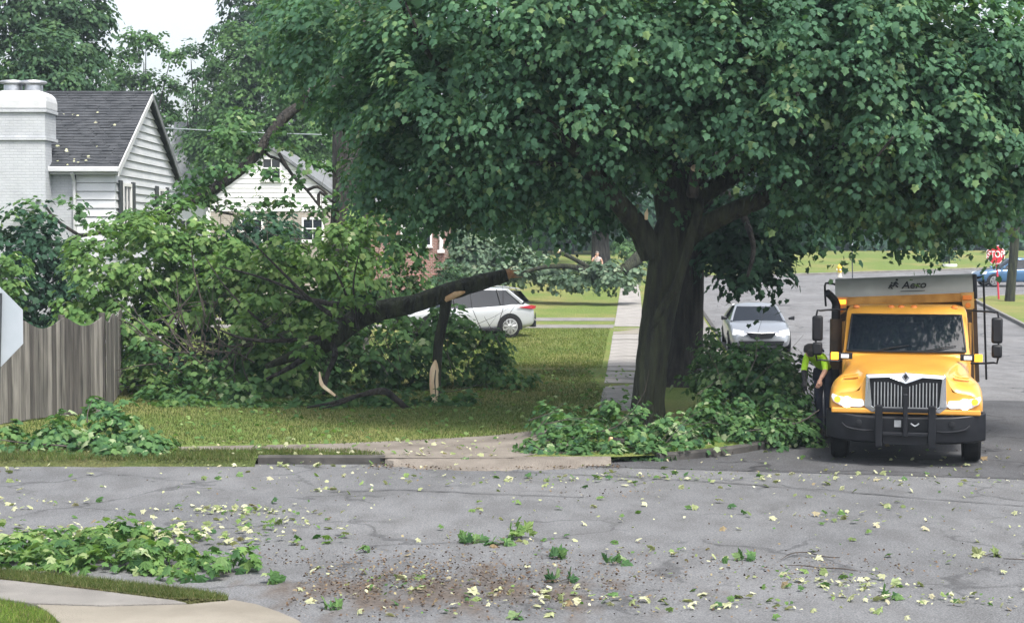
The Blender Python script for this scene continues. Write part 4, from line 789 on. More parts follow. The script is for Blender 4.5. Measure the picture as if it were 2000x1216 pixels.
for pts, rr in (([(1250, 500, 72), (1225, 522, 71.6), (1195, 537, 71.4), (1160, 545, 71.4)], [.28, .26, .2, .1]), ([(1150, 522, 72), (1120, 505, 72), (1086, 489, 71.8)], [.1, .09, .085]), ([(1150, 528, 72), (1110, 520, 72), (1060, 522, 72), (1010, 535, 72), (960, 540, 72)], [.13, .12, .1, .07, .03])):
    mb = MB(); mb.tube([P(*a) for a in pts], rr, 10, 4, .06); mb.build('limb', M['barkmoss'], fd, angle=80)
mb = MB(); mb.tube([P(1092, 491, 71.75), P(1084, 487, 71.7)], [.1, .07], 8, 1); mb.build('torn_end', M['wood'], fd)
# ------------------------------------------------------------------ background trees, each with trunk, limbs and crown
def bgtree(name, label, px, D, ztop, L, size, srad, dens, cnt, mk, trunk_r=.28, tm=T_KITE, group=None, lean=0, bark='bark', fill=.35, nl=4, **kw):
    zb_ = g(D)+LAWN; X = (px-1000)*D/F; o = worldthing(name, (X, D, zb_)); tag(o, label, 'tree', group)
    top = Vector((X+lean, D, ztop)); mb = MB(); mb.tube([(X, D, zb_-.1), (X+lean*.2, D, zb_+(ztop-zb_)*.3), (X+lean*.6, D, zb_+(ztop-zb_)*.65), top], [trunk_r*1.2, trunk_r, trunk_r*.6, trunk_r*.12], 9, 4, .06, flare=[.4, .2, .1]); mb.build('trunk', M[bark], o, angle=80)
    for i in range(nl):
        a = L[i % len(L)]; c = P(a[0], a[1], a[2]); f_ = random.uniform(.3, .6); s_ = Vector((X, D, zb_))+(top-Vector((X, D, zb_)))*f_
        mb = MB(); mb.tube([s_, s_.lerp(c, .5)+Vector((0, 0, .3)), c], [trunk_r*.45, trunk_r*.3, trunk_r*.08], 7, 3, .05); mb.build('limb', M[bark], o)
    leaf_mesh('crown', lobes_px(L, size, srad, dens, cnt, fill=fill, **kw), tm, M['leaf_'+mk], o, kind='stuff'); return o
GB = 'background trees behind the houses'
bgtree('shade_tree', 'dark broad tree at the top left corner behind the chimney', 60, 70, 16, [(60, 30, 70, 2.4, 2, 2.0), (150, 20, 71, 1.5, 1.5, 1.3), (185, 100, 71, .7, .8, .7), (-40, 120, 70, 1.8, 1.6, 1.6), (120, 130, 69, 1.7, 1.5, 1.5), (170, 170, 70, 1.1, 1, 1.2), (40, -120, 71, 3, 2.5, 2.4), (60, 230, 72, 2.4, 1.6, 2), (200, 40, 71, .6, .6, .5)], .21, .5, 2.7, 36, 'far', .4, group=GB, fill=.3)
bgtree('shade_tree', 'blue green rounded tree rising just above the chimney', 85, 62, 9.8, [(85, 110, 62, 1.0, 1, 1.0), (60, 160, 62, 1.2, 1, .9), (120, 160, 62, .9, .9, .8), (90, 230, 62, 1.6, 1.2, 1.2)], .17, .4, 3.2, 34, 'far', .22, group=GB)
bgtree('slender_tree', 'slender open tree against the white sky, crown flat topped', 285, 95, 13.6, [(285, 75, 95, 1.4, 1, .5), (250, 110, 95, 1.0, .9, .45), (335, 108, 95, 1.0, .9, .45), (275, 155, 95, 1.6, 1, .5), (335, 170, 95, .9, .8, .5), (300, 200, 96, 1.4, 1, .5), (230, 140, 97, .9, .9, .6), (345, 230, 96, .8, .8, .8), (270, 250, 97, 1.6, 1, .9), (250, 220, 95, 1.1, 1, .6), (310, 235, 95, 1.0, 1, .6), (225, 180, 95, .8, .8, .9), (300, 280, 95, 1.6, 1, .7), (240, 290, 95, 1.4, 1, .9), (200, 250, 95, 1.3, 1, 1.2), (255, 160, 96, .5, .5, .5)], .22, .45, 2.6, 24, 'farlime', .16, group=GB, fill=.5, nl=8)
bgtree('slender_tree', 'thin bare-stemmed tree beside the sky gap, sparse leaves', 385, 92, 12.4, [(372, 95, 92, .4, .5, .35), (385, 140, 92, .5, .5, .5), (360, 180, 92, .4, .4, .4), (390, 220, 92, .7, .6, .6), (365, 260, 92, .6, .6, .5), (380, 320, 92, 1.2, 1, .8), (420, 60, 92, .5, .5, .4), (400, 100, 92, .5, .5, .5)], .2, .4, 2.8, 24, 'far', .15, group=GB, nl=8)
bgtree('shade_tree', 'light green full tree behind the gable between the two white houses', 500, 89, 13, [(480, 130, 89, 2.0, 1.8, 1.8), (540, 90, 89, 1.7, 1.6, 1.4), (430, 210, 89, 1.5, 1.5, 1.7), (540, 210, 88.5, 2.3, 1.8, 1.8), (460, 280, 88.5, 2.3, 1.6, 1.5), (600, 270, 88.5, 1.6, 1.5, 1.4), (400, 290, 89, 1.3, 1.2, 1.1), (470, 70, 89, .9, .9, .6)], .22, .55, 2.6, 40, 'farlime', .3, group=GB)
bgtree('shade_tree', 'dark crown at the top edge right of the sky gap', 600, 108, 19, [(500, 20, 108, 2.2, 1.8, 1.6), (445, 70, 108, .8, .8, .8), (580, 30, 108, 2.4, 2, 2.1), (560, 130, 109, 2.9, 2.2, 2.4), (460, -30, 108, .9, 1, 1.1)], .3, .6, 1.9, 26, 'far', .35, group=GB)
bgtree('shade_tree', 'dark tree behind the gabled house roof, right of the tall trunk', 760, 98, 16, [(760, 200, 98, 4, 3, 4.5), (900, 250, 99, 3.5, 3, 4), (640, 180, 99, 3, 2.5, 4)], .42, .8, .8, 24, 'far', .4, group=GB)
far = 'dark trees along the far side of the lawn'
i = 0
for px, D, lab, mk in ((930, 118, 'dark tree behind the far downed limb, trunk left of person', 'dark'), (1010, 124, 'dense dark tree in the middle distance left of the lone person', 'dark'), (1300, 150, 'dark tree glimpsed behind the two street trunks', 'dark'), (1420, 158, 'dark tree at far lawn edge right of the street trunks', 'dark'), (1560, 165, 'wide dark tree at far lawn edge above the yellow hydrant', 'dark'), (1700, 168, 'dark tree at far lawn edge above the truck', 'dark'), (1830, 165, 'dark tree at far lawn edge above the ring planter', 'far'), (1960, 160, 'dark tree at far lawn edge behind the red stop sign', 'dark'), (2080, 158, 'dark tree at the far right edge of the frame', 'far'), (1110, 140, 'dark tree at far lawn edge behind the lone person', 'dark')):
    k = D/F; r_ = random.uniform(.9, 1.15); bt = 455 if px > 1250 else 440
    bgtree('far_tree', lab, px, D, 14, [(px, 400, D, 95*k*r_, 3.5, 60*k), (px-50, 300, D, 80*k, 3.5, 75*k), (px+60, 310, D, 85*k, 3.5, 80*k), (px, 190, D+1, 90*k, 3.5, 80*k), (px+40, 440, D, 60*k, 2.5, 32*k), (px-55, 432, D, 60*k, 2.5, 36*k)], .62, 1.0, .55, 20, mk, .35, group=far, nl=2)
    i += 1
bgtree('lawn_tree', 'stout pale trunk tree standing right behind the lone person', 1172, 100, 11, [(1172, 400, 100, 2.4, 2, 1.3), (1120, 420, 100, 1.6, 1.5, .8), (1230, 410, 100, 1.8, 1.5, .9), (1172, 300, 100, 3, 2.4, 2.4)], .4, .7, 1.0, 22, 'dark', .52, bark='barkgrey')
bgtree('lawn_tree', 'slim tree beside the porch column of the gabled house', 885, 84, 11, [(900, 380, 84, 1.6, 1.4, 1.2), (960, 400, 85, 1.8, 1.4, 1.4), (860, 330, 84, 1.5, 1.2, 1.2)], .3, .55, 1.3, 22, 'dark', .2, bark='barkgrey')
# shrubs
def shrub(name, label, L, mk, size=.13, srad=.25, dens=8, cnt=15, tm=T_KITE, stemD=None):
    a = L[0]; c = P(a[0], a[1], a[2]); o = worldthing(name, (c.x, c.y, g(c.y)+LAWN)); tag(o, label, 'shrub')
    mb = MB()
    for q in range(5): 
        e = P(*L[q % len(L)][:3]); mb.tube([(c.x+random.uniform(-.15, .15), c.y, g(c.y)), ((c.x+e.x)/2, c.y, (g(c.y)+e.z)/2), (e.x, e.y, e.z)], [.04, .03, .01], 6, 2)
    mb.build('stems', M['twig'], o); leaf_mesh('foliage', floorcut(lobes_px(L, size, srad, dens, cnt)), tm, M['leaf_'+mk], o, kind='stuff')
shrub('shrub', 'dark tall shrub between board fence and white house', [(70, 560, 41, .9, .7, 1.3), (60, 470, 41, 1.0, .7, .8), (30, 610, 40, .8, .6, .9), (130, 560, 41.5, .6, .6, 1.2), (110, 640, 41, .9, .6, .7)], 'dark', .15, .3, 6, 15, T_MAPLE)
shrub('shrub', 'yellow green bush at the left frame edge above the fence', [(10, 530, 38.5, .5, .5, .55), (-30, 560, 38.5, .6, .5, .6), (30, 570, 38.4, .3, .3, .4)], 'lime', .12, .22, 9, 15, T_MAPLE)
shrub('shrub', 'light round bush in front of the brick porch', [(870, 530, 68, .6, .6, .55), (850, 550, 67.5, .5, .5, .4), (890, 550, 68, .6, .6, .4)], 'far', .12, .25, 8, 16)
shrub('shrub', 'dark shrub below the gabled house brick wall', [(500, 450, 72, 1.3, .8, .9), (450, 500, 72, 1.0, .8, 1.2), (560, 470, 72, .8, .8, 1.2)], 'dark', .2, .35, 4, 16)
shrub('shrub', 'pale green bush far right of the lone person', [(1225, 475, 112, 1.0, .9, .8), (1255, 485, 112, 1, .9, .6)], 'farlime', .25, .4, 4, 15)
for k, (px, py, lab) in enumerate(((1240, 482, 'clipped dark hedge mass beyond the lone person'), (1520, 476, 'dark hedge along the far lawn left of the thin post'), (1700, 478, 'dark hedge along the far lawn right of the thin post'), (1060, 485, 'dark hedge behind the far downed limb'), (1950, 484, 'dark hedge behind the blue car'))):
    shrub('hedge', lab, [(px, py, 148, 4.5, 1.2, 1.1), (px-70, py, 148, 3, 1.2, 1.0), (px+70, py, 148, 3.2, 1.2, .9)], 'dark', .5, .7, 1.2, 18)
shrub('ring_tree', 'small ornamental bush in a white ring planter on the far lawn', [(1855, 503, 118, .45, .45, .45), (1850, 490, 118, .35, .35, .4)], 'dark', .2, .3, 8, 12)
# ------------------------------------------------------------------ yellow dump truck
M['yellow'] = mat('yellow_paint', (.60, .285, .040), .38, (.70, .345, .052), 2.2, coat=.6, spec=.5)
M['rustyellow'] = mat('worn_yellow_steel', (.42, .22, .05), .6, (.62, .36, .10), 3.5, bump=.1)
M['darksteel'] = mat('dark_brown_steel', (.055, .034, .022), .7, (.10, .06, .035), 4)
M['tarpgrey'] = mat('tarp_housing', (.26, .27, .245), .5, (.33, .34, .31), 2.5, metal=.15)
M['interior'] = mat('cab_interior', (.02, .02, .022), .8)
def text_mesh(body, size, material, extrude=.003, bold=0.0, shear=0.0):
    cu = bpy.data.curves.new('t', 'FONT'); cu.body = body; cu.size = size; cu.extrude = extrude; cu.align_x = 'CENTER'; cu.align_y = 'CENTER'; cu.offset = bold; cu.shear = shear
    o = bpy.data.objects.new('t', cu); col.objects.link(o); dg = bpy.context.evaluated_depsgraph_get(); me = bpy.data.meshes.new_from_object(o.evaluated_get(dg)); bpy.data.objects.remove(o)
    me.materials.clear(); me.materials.append(material); return me
XT, DT = (1771-1000)/F*24.4, 24.4
TR = empty('dump_truck', (XT, DT, 0.01), -math.atan(XT/DT)); tag(TR, 'yellow dump truck with lit headlights facing the camera', 'truck')
def tb(name, mb, m, parent=TR, **kw): return mb.build(name, M[m] if isinstance(m, str) else m, parent, **kw)
def mir(L): return [(-x, y, z) for x, y, z in L[:0:-1]]+L
# hood with fenders: cross-sections front to back
def sec(y, pts): 
    h = [(x, y, z) for x, z in pts]; return [(-x, yy, z) for x, yy, z in h[::-1]][:-1]+h
HS = [(.10, [(0, 1.36), (.35, 1.35), (.60, 1.32), (.68, 1.12), (.80, 1.10), (.95, 1.08), (1.05, 1.03), (1.09, .92), (1.09, .84)]),
      (.14, [(0, 1.40), (.36, 1.395), (.61, 1.37), (.69, 1.20), (.80, 1.17), (.97, 1.15), (1.09, 1.07), (1.12, .95), (1.12, .84)]),
      (.38, [(0, 1.43), (.38, 1.425), (.60, 1.40), (.70, 1.28), (.84, 1.255), (.99, 1.24), (1.10, 1.15), (1.135, .98), (1.135, .84)]),
      (.75, [(0, 1.465), (.42, 1.46), (.63, 1.435), (.74, 1.325), (.87, 1.30), (1.0, 1.28), (1.11, 1.18), (1.14, 1.06), (1.14, .98)]),
      (1.15, [(0, 1.505), (.46, 1.50), (.70, 1.475), (.82, 1.37), (.90, 1.32), (1.0, 1.28), (1.10, 1.18), (1.13, 1.08), (1.13, 1.0)]),
      (1.5, [(0, 1.54), (.52, 1.535), (.80, 1.51), (.90, 1.42), (.95, 1.33), (1.0, 1.24), (1.04, 1.10), (1.05, .95), (1.05, .84)]),
      (1.78, [(0, 1.56), (.55, 1.555), (.86, 1.535), (.95, 1.45), (.975, 1.33), (.985, 1.2), (.99, 1.05), (.99, .9), (.99, .78)])]
mb = MB(); mb.loft([sec(y, p) for y, p in HS], caps=False); hood = tb('hood', mb, 'yellow', subsurf=2, angle=180)
# front skin of the hood around grille and lamps
front = sec(.10, HS[0][1]); mb = MB(); mb.add(front, [tuple(range(len(front)))]); tb('front_panel', mb, 'yellow', hood, smooth=False)
mb = MB(); mb.box(-1.09, 1.09, .05, .12, .78, .862); tb('valance', mb, 'yellow', hood, smooth=False, bevel=.02)
for sx in (-1, 1):
    for k in range(2):
        mb = MB(); y0 = .36+k*.22; mb.tube([(sx*.70, y0, 1.305+k*.02), (sx*.80, y0+.06, 1.285+k*.02), (sx*.93, y0+.1, 1.27+k*.02)], [.016, .02, .012], 8, 3); tb('hood_vent', mb, 'yellow', hood)
# grille: chrome surround, dark core, upright bars, emblem
gr = empty('grille'); gr.parent = TR
mb = MB(); o_ = [(-.60, .88), (-.50, .80), (.50, .80), (.60, .88), (.585, 1.37), (.30, 1.385), (0, 1.40), (-.30, 1.385), (-.585, 1.37)]; i_ = [(-.49, .90), (-.43, .865), (.43, .865), (.49, .90), (.525, 1.315), (.24, 1.33), (0, 1.235), (-.24, 1.33), (-.525, 1.315)]
n_ = len(o_); v = [(x, .02, z) for x, z in i_]+[(x, .05, z) for x, z in o_]+[(x, .13, z) for x, z in o_]+[(x, .13, z) for x, z in i_]
f = []
for r in range(3): f += [(r*n_+k, r*n_+(k+1) % n_, (r+1)*n_+(k+1) % n_, (r+1)*n_+k) for k in range(n_)]
f += [(3*n_+k, 3*n_+(k+1) % n_, (k+1) % n_, k) for k in range(n_)]
mb.add(v, f); tb('surround', mb, 'chrome', gr, smooth=False, bevel=.012)
mb = MB(); mb.prism([(x, .068, z) for x, z in i_], (0, .026, 0)); tb('core', mb, 'black', gr, smooth=False)
mb = MB()
for k in range(9):
    x = .06+k*.049; zt = 1.225+.075*min(1, x/.24); mb = MB(); mb.box(-.0075, .0075, .025, .067, .886, zt-.045)
    me = mb.mesh('grille_bar', M['steel'], smooth=False)
    for sx in (-1, 1): o = link('grille_bar', me, gr); o.location = (sx*x, 0, 0)
for z0, z1 in ((.868, .885),):
    mb = MB(); mb.box(-.43, .43, .022, .067, z0, z1); tb('grille_rail', mb, 'steel', gr, smooth=False)
mb = MB(); mb.box(-.035, .035, .02, .067, .886, 1.18); tb('centre_bar', mb, 'black', gr, smooth=False)
mb = MB(); mb.prism([(0, .0, 1.425), (.06, .0, 1.345), (0, .0, 1.265), (-.06, .0, 1.345)], (0, .05, 0)); em = tb('emblem', mb, 'chrome', gr, smooth=False, bevel=.008)
mb = MB(); mb.prism([(0, -.006, 1.395), (.032, -.006, 1.348), (0, -.006, 1.30), (-.032, -.006, 1.348)], (0, .004, 0)); tb('emblem_mark', mb, 'black', em, smooth=False)
# headlamps
for sx in (-1, 1):
    mb = MB(); p = [(sx*x, .06, z) for x, z in ((.60, .90), (.66, .865), (.95, .885), (1.06, .945), (1.095, 1.02), (1.08, 1.07), (1.0, 1.035), (.80, 1.0), (.62, .985))]
    mb.prism(p, (0, .05, 0)); hl = tb('headlight', mb, 'lens', smooth=False, bevel=.012)
    mb = MB(); mb.lathe([(.085, 0), (.08, -.012), (.05, -.02)], (sx*.86, .058, .945), 'Y', 18); mb.box(min(sx*.64, sx*.80), max(sx*.64, sx*.80), .045, .058, .893, .968); tb('lamp', mb, 'headlamp', hl)
    mb = MB(); mb.lathe([(.05, 0), (.045, -.012), (.02, -.016)], (sx*1.0, .058, .985), 'Y', 14); tb('turn_lamp', mb, 'amber', hl)
# bumper: curved black steel with recesses
mb = MB(); secs = []
for x in (-1.17, -1.13, -1.0, -.7, -.35, 0, .35, .7, 1.0, 1.13, 1.17):
    a = abs(x)/1.17; y = -.02+.30*max(0, a-.72)**1.3*4; zt = .755+.075*a**3; zb_ = .335+.05*a**4
    secs.append([(x, y+.12, zt), (x, y, zt-.02), (x, y-.015, (zt+zb_)/2), (x, y+.01, zb_+.03), (x, y+.12, zb_)])
mb.loft(secs, close=True); bm_ = tb('bumper', mb, 'blackmetal', angle=35, bevel=.012)
for sx in (-1, 1):
    mb = MB(); mb.tube([(sx*.46, -.028, .54), (sx*.62, -.034, .535), (sx*.84, -.03, .57), (sx*.93, -.005, .64)], [.012, .018, .018, .01], 8, 3); tb('bumper_rib', mb, 'blackmetal', bm_)
    mb = MB(); mb.lathe([(.05, 0), (.05, -.02), (.03, -.025)], (sx*.68, -.036, .645), 'Y', 14); tb('fog_recess', mb, 'black', bm_)
# push bar in front of the grille
pb = empty('push_bar'); pb.parent = TR
for x, z0, z1 in ((-.385, .30, .93), (.385, .30, .93), (0, .46, 1.10)):
    mb = MB(); w_ = .055 if x else .035; mb.box(x-w_, x+w_, -.16, -.08, z0, z1); tb('upright', mb, 'blackmetal', pb, smooth=False, bevel=.015)
for z in (.50, .86):
    mb = MB(); mb.box(-.329, -.036, -.15, -.09, z-.028, z+.028); mb.box(.036, .329, -.15, -.09, z-.028, z+.028); tb('cross_bar', mb, 'blackmetal', pb, smooth=False, bevel=.01)
mb = MB(); mb.box(-.32, .32, -.10, -.045, .345, .47); tb('lower_plate', mb, 'blackmetal', pb, smooth=False)
mb = MB(); mb.box(-.16, -.06, -.07, -.04, .60, .70); tb('number_plate', mb, 'steel', smooth=False)
mb = MB(); mb.tube([(.08, -.06, .66), (.14, -.07, .62), (.20, -.06, .66)], .012, 8, 2); tb('tow_hook', mb, 'steel')
# cab
cab = empty('cab'); cab.parent = TR
mb = MB(); rings = []
for x, y0, y1, z in ((1.0, 1.74, 3.42, .8), (1.0, 1.74, 3.42, 1.52), (.985, 1.84, 3.42, 1.62), (.955, 2.34, 3.40, 2.20), (.93, 2.44, 3.38, 2.275), (.80, 2.58, 3.3, 2.315)):
    rings.append([(-x, y0+.12, z), (-x*.8, y0+.02, z), (0, y0, z), (x*.8, y0+.02, z), (x, y0+.12, z), (x, y1, z), (-x, y1, z)])
mb.loft(rings, close=True); tb('shell', mb, 'yellow', cab, angle=38, bevel=.02)
# windscreen: a gently bowed pane just proud of the shell
def wsp(u, t, off=.0):
    hw = .925*(1-t)+.865*t; y = 1.862+(2.33-1.862)*t; z = 1.60+(2.165-1.60)*t; x = u*hw; yb = y+.012+(.065*abs(u)**3.0)-.034
    return (x, yb-off-.05, z+off*.4)
mb = MB(); v = [wsp(-1+2*i/14, j/4, .012) for j in range(5) for i in range(15)]; f = [(j*15+i, j*15+i+1, (j+1)*15+i+1, (j+1)*15+i) for j in range(4) for i in range(14)]; mb.add(v, f); ws = tb('windscreen', mb, 'carglass', cab)
mb = MB(); e = [wsp(-1+2*i/14, 0, .016) for i in range(15)]+[wsp(1, j/4, .016) for j in range(1, 5)]+[wsp(1-2*i/14, 1, .016) for i in range(1, 15)]+[wsp(-1, 1-j/4, .016) for j in range(1, 5)]; mb.tube(e, .016, 6, 1); tb('gasket', mb, 'black', ws)
for sx in (-.45, .35):
    mb = MB(); mb.tube([wsp(sx, .02, .03), wsp(sx+.25, .10, .04), wsp(sx+.5, .16, .03)], [.012, .01, .006], 6, 2); tb('wiper', mb, 'black', ws)
for sx in (-1, 1):
    mb = MB(); mb.add([(sx*1.003, 1.98, 1.58), (sx*1.003, 3.0, 1.58), (sx*.968, 3.0, 2.12), (sx*.972, 2.42, 2.12)], [(0, 1, 2, 3)]); tb('side_window', mb, 'carglass', cab, smooth=False)
    mb = MB(); mb.add([(sx*.95, 1.90, 1.60), (sx*.975, 1.985, 1.60), (sx*.925, 2.42, 2.16), (sx*.90, 2.36, 2.16)], [(0, 1, 2, 3)])
for x in (-.80, -.24, -.08, .12, .76):
    mb = MB(); mb.lathe([(.055, -.02), (.05, .015), (.025, .03)], (x, 2.50, 2.292), seg=12); tb('marker_lamp', mb, 'amberoff', cab)
mb = MB(); mb.box(-.95, .95, 2.0, 2.2, 1.3, 1.5); tb('dashboard', mb, 'interior', cab, smooth=False)
# mirrors on tube brackets, exhaust stack, hood lamps
for sx in (-1, 1):
    mr = empty('mirror'); mr.parent = TR; X0 = sx*1.40
    mb = MB(); mb.tube([(sx*.96, 2.35, 2.25), (sx*1.12, 2.1, 2.25), (sx*1.36, 1.95, 2.24), (sx*1.42, 1.93, 2.17), (sx*1.42, 1.93, 1.50), (sx*1.36, 1.95, 1.44), (sx*1.1, 2.0, 1.42), (sx*.99, 2.05, 1.42)], .016, 8, 2); tb('bracket', mb, 'black', mr)
    mb = MB(); mb.box(X0-.085, X0+.085, 1.84, 1.97, 1.75, 2.16); tb('upper_housing', mb, 'black', mr, smooth=True, bevel=.035)
    mb = MB(); mb.box(X0-.08, X0+.08, 1.83, 1.96, 1.52, 1.73); tb('lower_housing', mb, 'black', mr, smooth=True, bevel=.035)
    mb = MB(); mb.box(sx*.955-.13, sx*.955+.13, 1.36, 1.44, 1.50, 1.60); sl_ = tb('hood_lamp', mb, 'black', smooth=False, bevel=.012)
    xx = sx*1.10; mb = MB(); mb.box(xx-.06, xx+.06, 1.34, 1.44, 1.49, 1.605); tb('amber_lens', mb, 'amber', sl_, smooth=False, bevel=.01)
    xx = sx*.94; mb = MB(); mb.box(xx-.06, xx+.06, 1.345, 1.358, 1.52, 1.58); tb('clear_lens', mb, 'lens', sl_, smooth=False)
mb = MB(); mb.tube([(-1.16, 3.15, .9), (-1.16, 3.15, 2.1), (-1.16, 3.15, 2.3), (-1.22, 3.05, 2.42), (-1.30, 2.95, 2.50)], [.075, .075, .07, .062, .062], 14, 4); ex = tb('exhaust_stack', mb, 'black')
mb = MB(); mb.tube([(-1.16, 3.15, 1.2), (-1.16, 3.15, 2.05)], [.10, .10], 14, 1); tb('heat_shield', mb, 'darksteel', ex)
for sx in (-1, 1):
    mb = MB(); mb.box(min(sx*.88, sx*1.08), max(sx*.88, sx*1.08), 1.75, 3.4, .55, 1.0); tb('tank', mb, 'darksteel', smooth=False, bevel=.05)
    mb = MB(); mb.box(min(sx*1.0, sx*1.06), max(sx*1.0, sx*1.06), 3.2, 3.5, .9, 2.0); tb('cab_guard', mb, 'rustyellow', smooth=False)
# dump box with tarp housing, slightly rolled
bx_ = empty('dump_box', (0, 3.9, 1.4), 0); bx_.parent = TR; bx_.rotation_euler = (0, R(-2.6), 0)
def bb(name, mb, m, **kw): return tb(name, mb, m, bx_, **kw)
mb = MB(); mb.box(-1.12, 1.12, 0, .06, -.6, .92); bb('headboard', mb, 'darksteel', smooth=False)
mb = MB(); mb.box(-1.14, 1.14, -.55, .0, .905, 1.0); mb.prism([(-1.14, -.56, .91), (1.14, -.56, .91), (1.14, -.62, 1.06), (-1.14, -.62, 1.06)], (0, .05, 0)); bb('cab_shield', mb, 'rustyellow', smooth=False, bevel=.01)
for sx in (-1, 1):
    mb = MB(); mb.box(min(sx*1.08, sx*1.14), max(sx*1.08, sx*1.14), .065, 4.2, -.5, .9); mb.box(min(sx*1.06, sx*1.2), max(sx*1.06, sx*1.2), .065, 4.2, .901, 1.0); sd = bb('side', mb, 'rustyellow', smooth=False)
    for k in range(5):
        mb = MB(); mb.box(min(sx*1.142, sx*1.21), max(sx*1.142, sx*1.21), .1+k*.95, .2+k*.95, -.5, .9); tb('rib', mb, 'darksteel', sd, smooth=False)
    mb = MB(); mb.prism([(sx*1.14, -.63, 1.07), (sx*.93, -.63, 1.07), (sx*.96, -.63, .82), (sx*1.06, -.63, .76), (sx*1.14, -.63, .80)], (0, .06, 0)); br = bb('corner_bracket', mb, 'rustyellow', smooth=False)
    mb = MB(); mb.box(sx*1.03-.075, sx*1.03+.075, -.67, -.632, .94, 1.02); tb('warning_lamp', mb, 'amber' if sx < 0 else 'amberoff', br, smooth=False, bevel=.012)
    mb = MB(); mb.lathe([(.045, 0), (.04, -.02)], (sx*1.04, -.632, .85), 'Y', 12); tb('round_lamp', mb, 'amberoff', br)
    mb = MB(); p0 = [(sx*1.13, -.2, 1.27), (sx*1.27, -.2, 1.30), (sx*1.32, -.18, 1.25)]
    mb.tube(p0+([(sx*1.32, -.1, .9)] if sx < 0 else [(sx*1.32, -.1, .5), (sx*1.32, 0, -.45)]), .018, 8, 2); bb('tarp_arm', mb, 'black')
mb = MB(); mb.box(-1.14, 1.14, .06, 4.25, -.56, -.5); bb('floor', mb, 'darksteel', smooth=False)
mb = MB(); mb.box(-1.14, 1.14, 4.21, 4.26, -.49, .9); bb('tailgate', mb, 'rustyellow', smooth=False)
mb = MB(); secs = []
for x in (-1.13, 1.13): secs.append([(x, -.62+.33*(1-math.cos(a))-.02, 1.07+.30*math.sin(a)) for a in np.linspace(0, math.pi, 13)]+[(x, .04, 1.065), (x, -.64, 1.065)])
mb.loft(secs, close=True); th_ = bb('tarp_housing', mb, 'tarpgrey', angle=50)
mb = MB(); mb.box(1.131, 1.20, -.55, -.05, .95, 1.36); tb('motor_cover', mb, 'black', th_, smooth=False, bevel=.02)
o = link('lettering', text_mesh('Aero', .19, M['black'], .003, .002, .25), th_); o.rotation_euler = (R(62), 0, 0); o.location = (.17, -.635, 1.222)
o = link('lettering_underline', MB().box(-.2, .2, -.006, .006, 0, .003).mesh('lettering_underline', M['black'], smooth=False), th_); o.rotation_euler = (R(78), 0, 0); o.location = (.15, -.661, 1.125)
mb = MB()
for (x, z, s) in ((-.13, 1.235, 1.0), (-.21, 1.20, .8)):
    for (dx0, dz0, dx1, dz1, w_) in ((0, .02, .02, .06, .022), (0, .02, -.045, -.03, .014), (.005, .0, .04, -.045, .014), (.012, .045, .05, .01, .011), (.01, .045, -.03, .03, .011)):
        mb.tube([(x+dx0*s, 0, z+dz0*s), (x+dx1*s, 0, z+dz1*s)], w_*s, 6, 1)
    mb.lathe([(.001, -.003), (.022*s, 0), (.001, .003)], (x+.028*s, 0, z+.095*s), 'Y', 10)
me = mb.mesh('runner_logo', M['black'], smooth=False); me.transform(Matrix.Translation((0, 0, -1.22))); me.transform(Matrix.Diagonal((1, .25, 1, 1))); o = link('runner_logo', me, th_); o.location = (0, -.635, 1.222); o.rotation_euler = (R(-28), 0, 0)
# chassis and wheels
mb = MB(); mb.box(-.42, .42, .3, 8.0, .55, .78); mb.box(-.9, .9, .7, .95, .42, .56); tb('chassis', mb, 'black', smooth=False)
def wheel(parent, x, y, r, w, rim='steel', name='wheel', sp=0, axis='X'):
    wh = empty(name, (x, y, r)); wh.parent = parent
    mb = MB(); mb.lathe([(r*.62, -w/2), (r*.93, -w/2), (r, -w*.36), (r, w*.36), (r*.93, w/2), (r*.62, w/2)], (0, 0, 0), axis, 28); tb('tyre', mb, 'rubber', wh, angle=30)
    mb = MB(); s = 1
    if sp == 0: mb.lathe([(r*.60, -w*.46), (r*.5, -w*.30), (r*.2, -w*.3), (r*.18, -w*.52), (r*.18, w*.52), (r*.2, w*.3), (r*.5, w*.30), (r*.60, w*.46)], (0, 0, 0), axis, 24)
    else:
        mb.lathe([(r*.70, -w*.50), (r*.63, -w*.51), (r*.62, -w*.2), (r*.62, w*.2), (r*.63, w*.51), (r*.70, w*.50)], (0, 0, 0), axis, 28)
        for k in range(sp):
            a = 2*math.pi*k/sp
            for e in (-1, 1):
                for da in (-.10, .10):
                    p0 = (0, r*.1*math.cos(a), r*.1*math.sin(a)); p1 = (0, r*.66*math.cos(a+da), r*.66*math.sin(a+da)); off = e*w*.49
                    q = [(p0[0]+off, p0[1], p0[2]), (p1[0]+off, p1[1], p1[2])]
                    if axis == 'Y': q = [(t[2], t[0], t[1]) for t in q]
                    mb.tube(q, [r*.055, r*.035], 6, 1)
    tb('rim', mb, rim, wh, angle=30)
    if sp:
        mb = MB(); mb.lathe([(r*.61, -w*.30), (r*.61, w*.30)], (0, 0, 0), axis, 24); tb('brake_shadow_plate', mb, 'black', wh)
    return wh
for sx in (-1, 1):
    wheel(TR, sx*.985, .93, .48, .27)
    wheel(TR, sx*1.0, 6.2, .48, .26); wheel(TR, sx*.70, 6.2, .48, .26)
